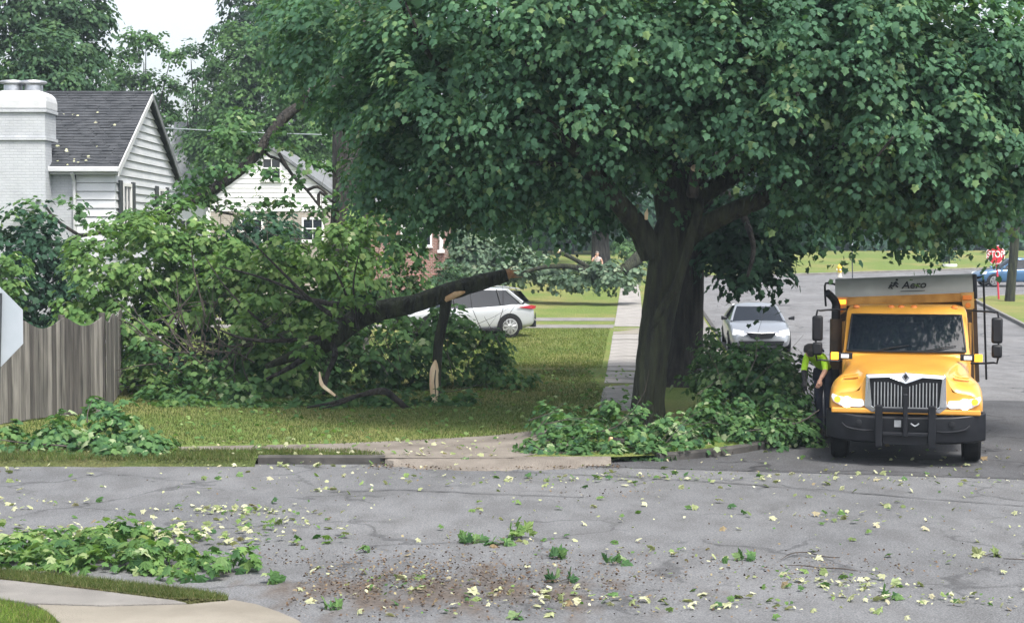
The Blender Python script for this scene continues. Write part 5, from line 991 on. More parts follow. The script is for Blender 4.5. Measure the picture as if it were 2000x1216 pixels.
# ------------------------------------------------------------------ cars
def car(name, label, loc, rz, Ln, W, low, cabin, paint, wheels_x, wr, lamps='front', spokes=5, cladding=False, rub=.02):
    c = empty(name, loc, rz); tag(c, label, 'car'); hw = W/2
    mb = MB(); secs = []
    for x, zt, zb_, w in low:
        h = [(0, zt+.03), (w*.55, zt+.025), (w*.86, zt-.01), (w*.955, zt-.06), (w, zt-.17), (w*1.0, (zt+zb_)/2-.02), (w*.975, zb_+.13), (w*.93, zb_), (0, zb_)]
        secs.append([(x, -y, z) for y, z in h[::-1]][:-1]+[(x, y, z) for y, z in h])
    mb.loft(secs, close=False); mb.build('body', M[paint], c, angle=60, subsurf=1)
    (fb, rb, bz0, bz1, bw), (ft, rt_, tz, tw) = cabin      # belt: front x, rear x, front z, rear z, half width; roof: front x, rear x, z, half width
    def ring(t, e=0.0):
        f_ = fb+(ft-fb)*t; r_ = rb+(rt_-rb)*t; w = bw+(tw-bw)*t; zf = bz0+(tz-bz0)*t; zr = bz1+(tz-.04-bz1)*t
        P_ = [(f_, 0, zf), (f_-.05, w*.7, zf), (f_-.2, w*.97, zf), (f_+(r_-f_)*.35, w, zf+(zr-zf)*.35), (f_+(r_-f_)*.7, w, zf+(zr-zf)*.7), (r_+.2, w*.96, zr), (r_+.03, w*.75, zr), (r_, 0, zr)]
        return P_+[(x, -y, z) for x, y, z in P_[-2:0:-1]]
    mb = MB(); mb.loft([ring(-.12), ring(.3), ring(.7), ring(.97)], close=True); mb.build('glasshouse', M['carglass'], c, angle=30)
    mb = MB(); a = ring(.93); b = ring(1.0); top = [(x*.0+ (ft+rt_)/2+(x-(ft+rt_)/2)*.75, y*.75, z+.05) for x, y, z in b]; top2 = [((ft+rt_)/2+(x-(ft+rt_)/2)*.3, y*.3, z+.07) for x, y, z in b]
    a = [(x+(.015 if x > 0 else -.015), y*1.015, z) for x, y, z in a]; mb.loft([a, [(x, y*1.01, z+.012) for x, y, z in b], top, top2], close=True); mb.build('roof', M[paint], c, angle=50)
    lo_, hi_ = ring(-.02), ring(.96)
    for idx, nm, wd, pm in ((2, 'pillar', .035, paint), (5, 'pillar', .06, paint), (4, 'pillar', .03, 'black')):
        for s in (0, 1):
            j = idx if s == 0 else (14-idx) % 14; p0, p1 = Vector(lo_[j]), Vector(hi_[j]); mb = MB(); mb.tube([p0, (p0+p1)/2+Vector((0, .01 if s == 0 else -.01, 0)), p1], [wd*1.2, wd, wd], 6, 2); mb.build(nm, M[pm], c)
    for x in wheels_x:
        for s in (-1, 1):
            w_ = wheel(c, x, s*(hw-.115), wr, .21, 'alloy', sp=spokes, axis='Y'); w_.location.z = wr
            mb = MB(); R0, R1 = wr*.6, wr*(1.17 if cladding else 1.10); P_ = []
            for a_ in np.linspace(-.25, math.pi+.25, 17): P_.append((x+R1*math.cos(a_), s*(hw+.004), wr+R1*math.sin(a_)))
            mb.prism(P_, (0, -s*.26, 0)); mb.build('wheel_arch', M['black'], c, smooth=False)
            # keep the tyre visible: it stands 1 cm proud of the arch
            w_.location.y = s*(hw-.09)
    return c
# silver sedan parked at the kerb, nose to the camera
SD = G(1497, 694, 0); sed = car('sedan', 'silver sedan parked along the kerb behind the branch heap', (SD.x, SD.y+2.3, g(SD.y)+.012), R(-90-4), 4.8, 1.82,
   [(-2.42, .72, .45, .68), (-2.36, .90, .32, .80), (-2.1, .99, .24, .87), (-1.3, 1.0, .2, .91), (0, .96, .19, .915), (1.0, .95, .2, .91), (1.5, .90, .2, .90), (2.0, .80, .2, .875), (2.28, .70, .2, .82), (2.40, .60, .24, .74), (2.43, .50, .3, .70)],
   ((1.25, -1.75, .93, .98, .80), (.45, -1.05, 1.37, .60)), 'silver', (-1.38, 1.40), .32)
for s in (-1, 1):
    mb = MB(); mb.prism([(2.26, s*.82, .58), (2.40, s*.50, .55), (2.36, s*.50, .70), (2.20, s*.80, .75)], (.035, s*.01, 0)); mb.build('headlight', M['lens'], sed, smooth=False, bevel=.01)
    mb = MB(); mb.loft([[(1.05, s*.90, .98), (1.15, s*.90, .98), (1.15, s*.90, 1.04), (1.05, s*.90, 1.04)], [(.98, s*1.08, .96), (1.14, s*1.08, .96), (1.14, s*1.08, 1.09), (.98, s*1.08, 1.09)]], close=True); mb.build('mirror', M['black'], sed, bevel=.02)
mb = MB(); mb.prism([(2.445, -.42, .64), (2.46, 0, .64), (2.445, .42, .64), (2.445, .30, .50), (2.46, 0, .47), (2.445, -.30, .50)], (-.05, 0, 0)); gq = mb.build('grille', M['black'], sed, smooth=False)
mb = MB(); mb.prism([(2.475, -.46, .665), (2.49, 0, .665), (2.475, .46, .665), (2.475, .45, .645), (2.49, 0, .642), (2.475, -.45, .645)], (-.04, 0, 0)); mb.build('grille_bar', M['chrome'], gq, smooth=False)
mb = MB(); mb.prism([(2.47, -.66, .42), (2.48, .66, .42), (2.47, .6, .27), (2.47, -.6, .27)], (-.06, 0, 0)); mb.build('lower_intake', M['black'], sed, smooth=False)
# pearl suv in the driveway, tail to the right
SV = G(968, 663, LAWN); suv = car('suv', 'silver white suv parked in the driveway behind the fallen limb', (SV.x-1.15, SV.y+1.0, g(SV.y)+LAWN+.01), R(180+22), 4.66, 1.86,
   [(-2.33, .72, .50, .70), (-2.27, 1.0, .36, .82), (-2.05, 1.14, .30, .89), (-1.5, 1.13, .26, .925), (-.5, 1.06, .24, .93), (.6, 1.02, .24, .93), (1.2, 1.0, .24, .93), (1.7, .95, .24, .91), (2.1, .86, .26, .86), (2.30, .72, .3, .78), (2.34, .55, .36, .72)],
   ((1.15, -2.02, 1.0, 1.13, .84), (.25, -1.55, 1.60, .62)), 'whitepaint', (-1.36, 1.34), .37, spokes=9, cladding=True)
mb = MB(); mb.loft([[(-1.5, -.62, 1.60), (-1.5, .62, 1.60), (-1.5, .62, 1.64), (-1.5, -.62, 1.64)], [(-1.86, -.58, 1.56), (-1.86, .58, 1.56), (-1.86, .58, 1.585), (-1.86, -.58, 1.585)]], close=True); mb.build('spoiler', M['whitepaint'], suv, smooth=False)
mb = MB(); mb.prism([(-1.86, -.58, 1.50), (-1.86, .58, 1.50), (-2.16, .70, 1.12), (-2.16, -.70, 1.12)], (-.012, 0, .008)); mb.build('rear_window', M['carglass'], suv, smooth=False)
for s in (-1, 1):
    mb = MB(); mb.prism([(-1.62, s*.938, .99), (-2.12, s*.90, 1.06), (-2.285, s*.80, 1.03), (-2.285, s*.80, .93), (-2.12, s*.90, .93)], (0, s*.02, 0)); tl = mb.build('tail_light', M['redlens'], suv, smooth=False)
    mb = MB(); mb.prism([(-2.31, s*.30, 1.01), (-2.30, s*.80, 1.03), (-2.30, s*.80, .95), (-2.31, s*.30, .97)], (-.015, 0, 0)); mb.build('rear_strip', M['redlens'], tl, smooth=False)
    mb = MB(); mb.prism([(-2.24, s*.86, .62), (-2.30, s*.78, .82), (-2.32, s*.76, .70), (-2.31, s*.80, .58)], (0, s*.03, 0)); mb.build('bumper_slot', M['black'], suv, smooth=False)
    mb = MB(); mb.tube([(.25, s*.60, 1.66), (-.6, s*.62, 1.69), (-1.45, s*.60, 1.64)], .02, 6, 3); mb.build('roof_rail', M['steel'], suv)
    mb = MB(); mb.loft([[(.85, s*.93, 1.05), (.95, s*.93, 1.05), (.95, s*.93, 1.12), (.85, s*.93, 1.12)], [(.80, s*1.12, 1.04), (.96, s*1.12, 1.04), (.96, s*1.12, 1.18), (.80, s*1.12, 1.18)]], close=True); mb.build('mirror', M['black'], suv, bevel=.02)
mb = MB(); mb.box(-2.37, -2.20, -.74, .74, .33, .56); mb.build('rear_bumper', M['black'], suv, smooth=False, bevel=.04)
mb = MB(); mb.box(-1.0, 1.0, -.945, .945, .25, .35); mb.build('sill', M['black'], suv, smooth=False, bevel=.02)
# blue car crossing at the far right
BC = G(1940, 561, 0); blu = car('hatchback', 'blue car at the far right edge behind the red stop sign', (BC.x+1.35, BC.y+.9, g(BC.y)+.02), R(180+3), 4.45, 1.8,
   [(-2.2, .75, .45, .70), (-2.1, 1.02, .32, .84), (-1.5, 1.08, .26, .89), (0, 1.02, .24, .90), (.9, 1.0, .24, .90), (1.4, .96, .24, .89), (1.9, .86, .26, .85), (2.15, .72, .3, .76), (2.2, .55, .36, .70)],
   ((1.15, -1.9, .98, 1.06, .82), (.3, -1.5, 1.55, .62)), 'blue', (-1.35, 1.36), .345, spokes=5, cladding=True)
for s in (-1, 1):
    mb = MB(); mb.prism([(1.82, s*.86, .72), (2.10, s*.76, .70), (2.06, s*.76, .82), (1.75, s*.86, .86)], (0, s*.02, 0)); mb.build('headlight', M['lens'], blu, smooth=False)
    mb = MB(); mb.loft([[(.85, s*.90, 1.02), (.95, s*.90, 1.02), (.95, s*.90, 1.08), (.85, s*.90, 1.08)], [(.80, s*1.08, 1.02), (.96, s*1.08, 1.02), (.96, s*1.08, 1.15), (.80, s*1.08, 1.15)]], close=True); mb.build('mirror', M['blue'], blu, bevel=.02)
# ------------------------------------------------------------------ signs, posts, hydrant
M['signback'] = mat('sign_back', (.40, .45, .49), .45, (.47, .51, .55), 2.5, metal=.3)
M['signred'] = mat('sign_red', (.52, .022, .045), .4, (.58, .03, .05), 3)
M['polered'] = mat('post_red', (.55, .03, .06), .5)
M['signwhite'] = mat('sign_white', (.8, .8, .8), .4)
Ds = 15.5; sg = worldthing("octagonal_sign", P(-8, 1170, Ds)); sg.location.z = 0.1; sg['_o'] = (sg.location.x, sg.location.y, .1); tag(sg, 'grey unpainted back of an octagonal road sign at the left frame edge', 'sign')
cx_, cz_ = P(-33, 638, Ds).x, P(-33, 638, Ds).z; ro = .385/math.cos(math.pi/8)
mb = MB(); mb.prism([(cx_+ro*.98*math.cos(math.pi/8+k*math.pi/4), Ds, cz_+ro*math.sin(math.pi/8+k*math.pi/4)) for k in range(8)], (0, .006, 0)); mb.build('panel', M['signback'], sg, smooth=False)
xp = P(1, 640, Ds).x
mb = MB(); mb.prism([(xp-.15, Ds-.055, 0), (xp-.082, Ds-.055, 0), (xp+.022, Ds-.055, cz_+.32), (xp-.046, Ds-.055, cz_+.32)], (0, .053, 0)); mb.build('post', M['shutter'], sg, smooth=False)
for z in (cz_-.2, cz_+.2):
    mb = MB(); mb.lathe([(.014, 0), (.014, -.012)], (xp-.015, Ds-.055, z), 'Y', 8); mb.build('bolt', M['steel'], sg)
ss = G(1951, 584, LAWN); st_ = worldthing('stop_sign', ss); tag(st_, 'red stop sign on a red post half hidden by maple leaves', 'sign')
kk = F/ss.y; c_ = P(1944, 497, ss.y); r0 = 19.5/kk
def octo(r, y): return [(c_.x+r*math.cos(math.pi/8+k*math.pi/4), y, c_.z+r*math.sin(math.pi/8+k*math.pi/4)) for k in range(8)]
mb = MB(); mb.prism(octo(r0, ss.y-.06), (0, .006, 0)); mb.build('border', M['signwhite'], st_, smooth=False)
mb = MB(); mb.prism(octo(r0*.93, ss.y-.064), (0, .003, 0)); mb.build('face', M['signred'], st_, smooth=False)
o = link('lettering', text_mesh('STOP', r0*.78, M['signwhite'], .002, .006), st_); o.rotation_euler = (R(90), 0, 0); o.location = (c_.x-ss.x, -.068, c_.z-ss.z); o.scale = (.92, 1.15, 1)
mb = MB(); mb.tube([(ss.x, ss.y, ss.z-.1), (c_.x+.02, ss.y, c_.z+r0*.6)], .045, 8, 1); mb.build('post', M['polered'], st_)
up_ = G(1972, 588, LAWN); po = worldthing('wooden_pole', up_); tag(po, 'weathered wooden pole beside the red stop sign at right', 'pole')
mb = MB(); mb.tube([up_-Vector((0, 0, .1)), P(1976, 540, up_.y), P(1982, 470, up_.y), P(1990, 330, up_.y), P(1998, 150, up_.y)], [.24, .21, .2, .18, .15], 14, 2, .03); mb.build('shaft', M['barkmoss'], po, angle=80)
tp = G(1665, 544, LAWN); tpo = worldthing('thin_post', tp); tag(tpo, 'thin dark sign post standing at the far kerb behind the truck', 'post')
mb = MB(); mb.tube([tp, P(1664, 472, tp.y)], .035, 7, 1); mb.build('shaft', M['shutter'], tpo)
mb = MB(); q = P(1664, 474, tp.y); mb.box(q.x-.06, q.x+.06, q.y-.05, q.y-.036, q.z-.15, q.z+.2); mb.build('plate', M['signback'], tpo, smooth=False)
hyp = G(1640, 541, LAWN); hyd = empty('fire_hydrant', hyp); tag(hyd, 'yellow fire hydrant at the edge of the far lawn', 'hydrant'); k_ = 1.05
M['hyd'] = mat('hydrant_yellow', (.75, .48, .04), .5, (.82, .55, .06), 4); M['hydw'] = mat('hydrant_white', (.7, .66, .55), .55)
mb = MB(); mb.lathe([(.16, 0), (.16, .05), (.11, .06), (.11, .28)], seg=14); mb.build('foot', M['hydw'], hyd)
mb = MB(); mb.lathe([(.13, .28), (.13, .56), (.17, .565), (.17, .60), (.15, .61), (.14, .68), (.09, .76), (.04, .79), (.04, .84), (.02, .845)], seg=14); mb.build('barrel', M['hyd'], hyd)
for ax, x, y in (('X', .13, 0), ('X', -.21, 0), ('Y', 0, -.22)):
    mb = MB(); mb.lathe([(.06, 0), (.06, .08)], (x, y, .46), ax, 10); mb.build('outlet_cap', M['hydw'], hyd)
rp = G(1855, 521, LAWN); rg = empty('ring_planter', rp); tag(rg, 'white round ring planter on the far lawn', 'planter')
mb = MB(); mb.lathe([(.50, 0), (.52, .16), (.50, .2), (.42, .2), (.41, .1)], seg=20); mb.build('ring', M['trim'], rg); mb = MB(); mb.lathe([(.40, .09), (.38, .12)], seg=16); mb.build('soil', M['soil'], rg)
lp_ = P(1880, 492, 150); ls = worldthing('white_bench', (lp_.x, lp_.y, g(150)+.1)); tag(ls, 'small white garden bench far off under the dark trees', 'bench')
for (x0, x1, z0, z1, nm) in ((-.7, .7, .42, .50, 'seat'), (-.7, .7, .65, .75, 'back_rail'), (-.7, .7, .85, .95, 'back_rail'), (-.68, -.58, 0, .95, 'leg'), (.58, .68, 0, .95, 'leg')):
    mb = MB(); mb.box(lp_.x+x0, lp_.x+x1, 150-(.4 if nm == 'seat' else .05), 150.02 if nm != 'leg' else 150.06, g(150)+.1+z0, g(150)+.1+z1); mb.build(nm, M['trim'], ls, smooth=False)
cbw = worldthing('overhead_cable', P(330, 250, 58)); tag(cbw, 'pale overhead cable strung behind the hanging limb', 'cable')
mb = MB(); mb.tube([P(300, 249, 60), P(450, 257, 59), P(560, 261, 58), P(690, 264, 57), P(950, 262, 56)], .016, 5, 3); mb.build('cable', M['signback'], cbw)
# ------------------------------------------------------------------ people
M['skin'] = mat('skin', (.50, .29, .21), .6); M['hiviz'] = mat('lime_shirt', (.50, .85, .03), .7, (.42, .75, .03), 14); M['navy'] = mat('navy_trousers', (.012, .016, .035), .8, (.022, .026, .05), 10)
M['boot'] = mat('work_boot', (.035, .025, .02), .8); M['glove'] = mat('black_glove', (.012, .012, .016), .8); M['hair'] = mat('dark_hair', (.014, .011, .01), .8); M['paleshirt'] = mat('pale_top', (.36, .30, .29), .8, (.42, .36, .35), 9); M['greypants'] = mat('grey_shorts', (.09, .09, .10), .8); M['greyhair'] = mat('grey_hair', (.20, .17, .15), .8); M['jeans'] = mat('dark_jeans', (.02, .03, .05), .85)
def person(name, label, root, J, E, mats):
    """J joint -> (world point, radius x, radius y); E list of (a, b, material index); one skinned body"""
    o = worldthing(name, root); tag(o, label, 'person'); names = list(J); ix = {n: i for i, n in enumerate(names)}
    me = bpy.data.meshes.new('body'); rt = Vector(o['_o']); me.from_pydata([tuple(Vector(J[n][0])-rt) for n in names], [(ix[a], ix[b]) for a, b, _ in E], [])
    tmp = bpy.data.objects.new('tmp', me); col.objects.link(tmp); sk = tmp.modifiers.new('s', 'SKIN'); sk.branch_smoothing = .4
    if not me.skin_vertices: me.skin_vertices.new()
    for n in names: d = me.skin_vertices[0].data[ix[n]]; d.radius = (J[n][1], J[n][2] if len(J[n]) > 2 else J[n][1]); d.use_root = (n == 'pelvis')
    ss_ = tmp.modifiers.new('u', 'SUBSURF'); ss_.levels = 2; ss_.render_levels = 2
    dg = bpy.context.evaluated_depsgraph_get(); dg.update(); nm = bpy.data.meshes.new_from_object(tmp.evaluated_get(dg)); bpy.data.objects.remove(tmp); nm.name = 'body'
    nm.materials.clear()
    for m_ in mats: nm.materials.append(M[m_])
    seg = [(Vector(J[a][0])-rt, Vector(J[b][0])-rt, k, min(J[a][1], J[b][1])) for a, b, k in E]
    for p in nm.polygons:
        best = 1e9
        for a, b, k, r in seg:
            d = b-a; t = max(0, min(1, (p.center-a).dot(d)/max(d.length_squared, 1e-9))); q = (p.center-(a+d*t)).length-r*.6
            if q < best: best = q; p.material_index = k
        p.use_smooth = True
    link('body', nm, o); return o
def hand(o, w, d, side, m_, k=1.0):
    """palm with four curled fingers and a thumb at the end of an arm: w wrist, d direction"""
    d = Vector(d).normalized(); s = d.cross(Vector((0, 1, 0))); s = s.normalized() if s.length > .1 else Vector((1, 0, 0)); n = s.cross(d); w = Vector(w); mb = MB()
    mb.tube([w-d*.02, w+d*.04*k, w+d*.09*k], [.026*k, .036*k, .034*k], 8, 2)
    for i, l in enumerate((.065, .075, .07, .055)):
        b = w+d*.085*k+s*((i-1.5)*.019*k); mb.tube([b, b+d*l*.5*k+n*.006, b+d*l*.85*k+n*.025*k, b+d*l*.8*k+n*.045*k], [.0095*k, .009*k, .008*k, .006*k], 6, 2)
    b = w+d*.03*k-s*.03*k*side; mb.tube([b, b+d*.03*k-s*.02*k*side+n*.01, b+d*.06*k-s*.018*k*side+n*.025*k], [.012*k, .011*k, .008*k], 6, 2)
    mb.build('hand', M[m_], o)
W = lambda x, y, D: P(x, y, D)
Dw = 27.5
J = {'pelvis': (W(1610, 712, Dw+.25), .15, .14), 'waist': (W(1603, 701, Dw+.05), .145, .13), 'chest': (W(1592, 696, Dw-.15), .165, .14), 'neck': (W(1584, 690, Dw-.33), .07), 'head0': (W(1582, 686, Dw-.40), .085), 'head1': (W(1581, 692, Dw-.52), .075),
     'shl': (W(1576, 695, Dw-.18), .075), 'elbl': (W(1570, 722, Dw-.25), .052), 'wrl': (W(1571, 745, Dw-.38), .036),
     'shr': (W(1607, 697, Dw-.16), .075), 'elbr': (W(1613, 722, Dw-.30), .05), 'wrr': (W(1602, 741, Dw-.45), .034),
     'hipl': (W(1602, 722, Dw+.24), .105), 'knl': (W(1598, 778, Dw+.10), .075), 'anl': (W(1603, 838, Dw+.15), .05), 'toel': (W(1601, 852, Dw-.03), .045),
     'hipr': (W(1617, 722, Dw+.24), .105), 'knr': (W(1618, 780, Dw+.10), .075), 'anr': (W(1616, 840, Dw+.15), .05), 'toer': (W(1614, 853, Dw-.03), .045)}
E = [('pelvis', 'waist', 0), ('waist', 'chest', 0), ('chest', 'neck', 0), ('neck', 'head0', 2), ('head0', 'head1', 2), ('chest', 'shl', 0), ('shl', 'elbl', 0), ('elbl', 'wrl', 3), ('chest', 'shr', 0), ('shr', 'elbr', 0), ('elbr', 'wrr', 2), ('pelvis', 'hipl', 1), ('hipl', 'knl', 1), ('knl', 'anl', 1), ('anl', 'toel', 4), ('pelvis', 'hipr', 1), ('hipr', 'knr', 1), ('knr', 'anr', 1), ('anr', 'toer', 4)]
wk = person('person', 'worker in lime shirt and dark trousers bending over branches beside the truck', (W(1610, 855, Dw).x, Dw, 0.02), J, E, ['hiviz', 'navy', 'skin', 'glove', 'boot'])
hand(wk, J['wrl'][0], (0.05, -.3, -1), 1, 'glove'); hand(wk, J['wrr'][0], (-.4, -.4, -1), -1, 'skin')
h0 = Vector(J['head0'][0])
mb = MB(); mb.lathe([(.112, -.02), (.115, .03), (.10, .085), (.05, .12), (.01, .125)], h0+Vector((0, -.03, .01)), seg=16); mb.tube([h0+Vector((0, -.10, .0)), h0+Vector((-.01, -.19, -.035))], [.08, .05], 8, 1); mb.build('cap', M['hair'], wk)
mb = MB()
for a, b in (('shl', 'waist'), ('shr', 'waist')):
    p0, p1 = Vector(J[a][0]), Vector(J[b][0]); mb.tube([p0+Vector((0, -.06, .10)), (p0+p1)/2+Vector((0, -.05, .15)), p1+Vector((0, -.02, .14))], [.018, .018, .018], 6, 3)
mb.build('shirt_stripe', M['navy'], wk)
# lone person on the far lawn
Dm = 94.0; zf = g(Dm)+LAWN; Xm = (1166-1000)*Dm/F
def Q(x, y, z): return Vector((Xm+x, Dm+y, zf+z))
J = {'pelvis': (Q(0, 0, .95), .16, .13), 'waist': (Q(0, 0, 1.12), .16, .13), 'chest': (Q(0, -.02, 1.34), .19, .14), 'neck': (Q(0, -.02, 1.52), .065), 'head0': (Q(0, -.04, 1.62), .088, .1), 'head1': (Q(0, -.03, 1.72), .085, .095),
     'shl': (Q(-.2, 0, 1.42), .08), 'elbl': (Q(-.30, -.14, 1.18), .052), 'wrl': (Q(-.14, -.24, 1.44), .036), 'shr': (Q(.2, 0, 1.42), .08), 'elbr': (Q(.30, .02, 1.16), .052), 'wrr': (Q(.28, -.12, .96), .036),
     'hipl': (Q(-.1, 0, .9), .105), 'knl': (Q(-.12, -.02, .5), .07), 'anl': (Q(-.13, .03, .09), .048), 'toel': (Q(-.15, -.12, .045), .045), 'hipr': (Q(.1, 0, .9), .105), 'knr': (Q(.12, -.02, .5), .07), 'anr': (Q(.13, .03, .09), .048), 'toer': (Q(.15, -.12, .045), .045)}
E = [('pelvis', 'waist', 0), ('waist', 'chest', 0), ('chest', 'neck', 0), ('neck', 'head0', 2), ('head0', 'head1', 2), ('chest', 'shl', 0), ('shl', 'elbl', 2), ('elbl', 'wrl', 2), ('chest', 'shr', 0), ('shr', 'elbr', 2), ('elbr', 'wrr', 2), ('pelvis', 'hipl', 1), ('hipl', 'knl', 1), ('knl', 'anl', 2), ('anl', 'toel', 3), ('pelvis', 'hipr', 1), ('hipr', 'knr', 1), ('knr', 'anr', 2), ('anr', 'toer', 3)]
mn = person('person', 'person in pale top standing on the far lawn with a hand raised to the face', (Xm, Dm, zf), J, E, ['paleshirt', 'greypants', 'skin', 'boot'])
hand(mn, J['wrl'][0], (.5, .1, .9), 1, 'skin'); hand(mn, J['wrr'][0], (0, -.3, -1), -1, 'skin')
mb = MB(); mb.lathe([(.098, .0), (.102, .04), (.085, .085), (.03, .11)], Q(0, -.015, 1.70), seg=14); mb.build('hair', M['greyhair'], mn)
mb = MB(); mb.tube([Q(0, -.135, 1.68), Q(0, -.165, 1.64), Q(0, -.14, 1.625)], [.01, .018, .012], 6, 1); mb.tube([Q(-.1, -.02, 1.69), Q(-.105, -.02, 1.63)], [.02, .015], 6, 1); mb.tube([Q(.1, -.02, 1.69), Q(.105, -.02, 1.63)], [.02, .015], 6, 1); mb.build('face_features', M['skin'], mn)
# ------------------------------------------------------------------ leaf litter
def zroad(X, Y):
    if Y > FE+.1 and X < kx(Y): return g(Y)+LAWN+.012
    return g(Y)+.014
def flat_leaves(xy, size, lift=.012, tilt=.16):
    n = len(xy); z = np.array([zroad(x, y) for x, y in xy])+rng.uniform(.004, lift, n)+.012
    N = np.c_[rng.normal(0, tilt, (n, 2)), np.ones(n)]; a = rng.uniform(0, 6.283, n); T = np.c_[np.cos(a), np.sin(a), np.zeros(n)]
    return np.c_[xy, z], N, T, size*rng.uniform(.6, 1.15, n), rng.random(n)
U = np.c_[rng.uniform(-8.5, 8.5, 900), rng.uniform(14.6, 27, 900)]
CL = [(420, 1000, 60, .5, .2), (1000, 940, 60, 1.2, .25), (1400, 935, 60, 1.2, .3), (1700, 1010, 40, .9, .25), (1300, 1080, 25, .4, .2), (760, 1150, 40, .5, .3), (1250, 1180, 40, .6, .2), (1680, 1150, 50, .4, .15), (480, 1003, 90, .45, .3), (560, 1028, 60, .4, .35), (250, 1045, 60, .6, .25), (90, 985, 22, .35, .2), (820, 1130, 22, .16, .15), (1090, 1165, 40, .35, .3), (1560, 1130, 55, .5, .25), (1790, 1172, 55, .45, .12), (1900, 1180, 16, .2, .1), (1870, 1085, 12, .25, .1), (1180, 935, 55, .8, .3), (1550, 935, 40, .8, .3), (1850, 945, 40, .8, .4), (330, 1095, 60, .5, .2), (640, 960, 16, .4, .2), (860, 1180, 30, .6, .3), (1480, 1190, 25, .5, .2), (1020, 1060, 14, .25, .08), (850, 905, 60, .9, .12), (620, 912, 40, 1.0, .08), (850, 880, 20, .6, .3), (500, 880, 20, .8, .3), (700, 940, 25, 1.2, .4)]
for px, py, n, sx, sy in CL:
    c = G(px, py); U = np.r_[U, np.c_[rng.normal(c.x, sx, n), rng.normal(c.y, sy, n)]]
LIT = flat_leaves(U, .105, .03, .5); LIT = (*LIT[:3], LIT[3]*np.where(rng.random(len(U)) < .7, rng.uniform(.2, .55, len(U)), 1.0), LIT[4]); road_m = np.array([not (y > FE+.1 and x < kx(y)) for x, y in U]) & ~((U[:, 1] < 16.9) & (U[:, 0] < -2.2))
onroad = sel(LIT, road_m); big, rest = split_big(onroad, 260)
hm_ = rng.random(len(big[0]))
for a_, b_, mk_, lab_ in ((0, .70, 'pale', 'single pale cream maple leaf lying loose on the grey road'), (.70, .90, 'lime', 'single fresh green maple leaf lying loose on the grey road'), (.90, 1.01, 'mid', 'single dark green maple leaf lying loose on the grey road')):
    leaf_objects(sel(big, (hm_ >= a_) & (hm_ < b_)), T_FINE, mk_, None, 'fallen_leaf', (lab_, 'leaf', 'loose leaves scattered on the road'))
hm_ = rng.random(len(rest[0])); o = leaf_mesh('green_litter', sel(rest, hm_ > .75), T_MAPLE, M['leaf_lime'], None, kind='stuff'); tag(o, 'small fresh green leaf scraps strewn over the road', 'leaves'); rest = sel(rest, hm_ <= .75)
o = leaf_mesh('leaf_litter', cat_(rest, sel(LIT, ~road_m & (U[:, 1] > 20))), T_MAPLE, M['leaf_pale'], None, kind='stuff'); tag(o, 'small pale leaves and scraps strewn over road and verge', 'leaves')
n = 1000; xy = np.c_[rng.uniform(-6, 3.0, n), rng.uniform(25.0, 42, n)]; xy = xy[(xy[:, 0] > -7)]
o = leaf_mesh('lawn_litter', flat_leaves(xy, .10, .08, .5), T_MAPLE, M['leaf_lime'], None, kind='stuff'); tag(o, 'loose green leaves strewn over the shaded lawn', 'leaves')
c = G(850, 1130); xy = np.c_[rng.normal(c.x-.3, 1.5, 3600), rng.normal(c.y-.1, .85, 3600)]; xy = xy[(xy[:, 1] > 14.4) & ~((xy[:, 1] < 16.9) & (xy[:, 0] < -2.1))]
xy2 = np.c_[rng.normal(G(1600, 1110).x, .9, 260), rng.normal(G(1600, 1110).y, .35, 260)]; xy3 = np.c_[rng.normal(G(1190, 965).x, .5, 70), rng.normal(G(1190, 965).y, .2, 70)]; xy4 = np.c_[rng.uniform(-8, 8.5, 500), rng.uniform(15, 27, 500)]
o = leaf_mesh('brown_litter', flat_leaves(np.r_[xy, xy2, xy3, xy4, np.c_[rng.uniform(-2.2, 1.6, 700), rng.normal(24.3, .15, 700)]], .033, .02, .5), T_KITE, M['leaf_brown'], None, kind='stuff'); tag(o, 'brown crumbled leaf debris washed along the gutter', 'leaves')
# near leaf heap on the verge
heap('leaf_heap', 'heap of torn maple twigs and big leaves on the near verge, bottom left', (200, 1110), [(40, 1062, 17.5, .45, .3, .10), (170, 1062, 17.4, .5, .3, .13), (300, 1075, 17.0, .45, .3, .13), (400, 1095, 16.7, .32, .22, .11), (120, 1090, 16.9, .5, .25, .12), (240, 1105, 16.6, .5, .2, .11), (-20, 1090, 17, .3, .3, .12), (380, 1120, 16.3, .3, .15, .07), (250, 1035, 17.9, .4, .25, .06), (60, 1110, 16.6, .4, .15, .08), (470, 1085, 16.8, .2, .2, .05)], 'lime', .13, .17, 17, 6, 300, dz=.03, nleaf=T_FINE, cat='leaf heap')
hp = G(230, 1060); n = 200; A_ = flat_leaves(np.c_[rng.normal(hp.x+.15, .85, n), rng.normal(hp.y+.2, .4, n)], .12, .08, .4); lh = worldthing('pale_leaf_mat', hp); tag(lh, 'mat of upturned pale leaves behind and under the near leaf heap', 'leaf heap'); A_[0][:, 2] += .01; leaf_objects(sel(A_, np.arange(n) < 120), T_FINE, 'pale', lh); leaf_objects(sel(A_, np.arange(n) >= 120), T_FINE, 'lime', lh)
rl = MB()
n = 24; xs = rng.uniform(hx-2.9, hx-.3, n); t = rng.uniform(.04, .8, n)**1.3; yy = hy0-.24+t*(ym-hy0+.24); zz = ez-.02+t*(rz_+.105-ez)+.03
o = leaf_mesh('roof_litter', (np.c_[xs, yy, zz], np.c_[rng.normal(0, .2, n), np.full(n, -.5), np.full(n, .85)], rng.normal(0, 1, (n, 3)), .12*rng.uniform(.4, 1.1, n), rng.uniform(.6, .9, n)), T_MAPLE, M['leaf_pale'], None, kind='stuff'); tag(o, 'pale leaf scraps stuck on the dark shingle roof', 'leaves')
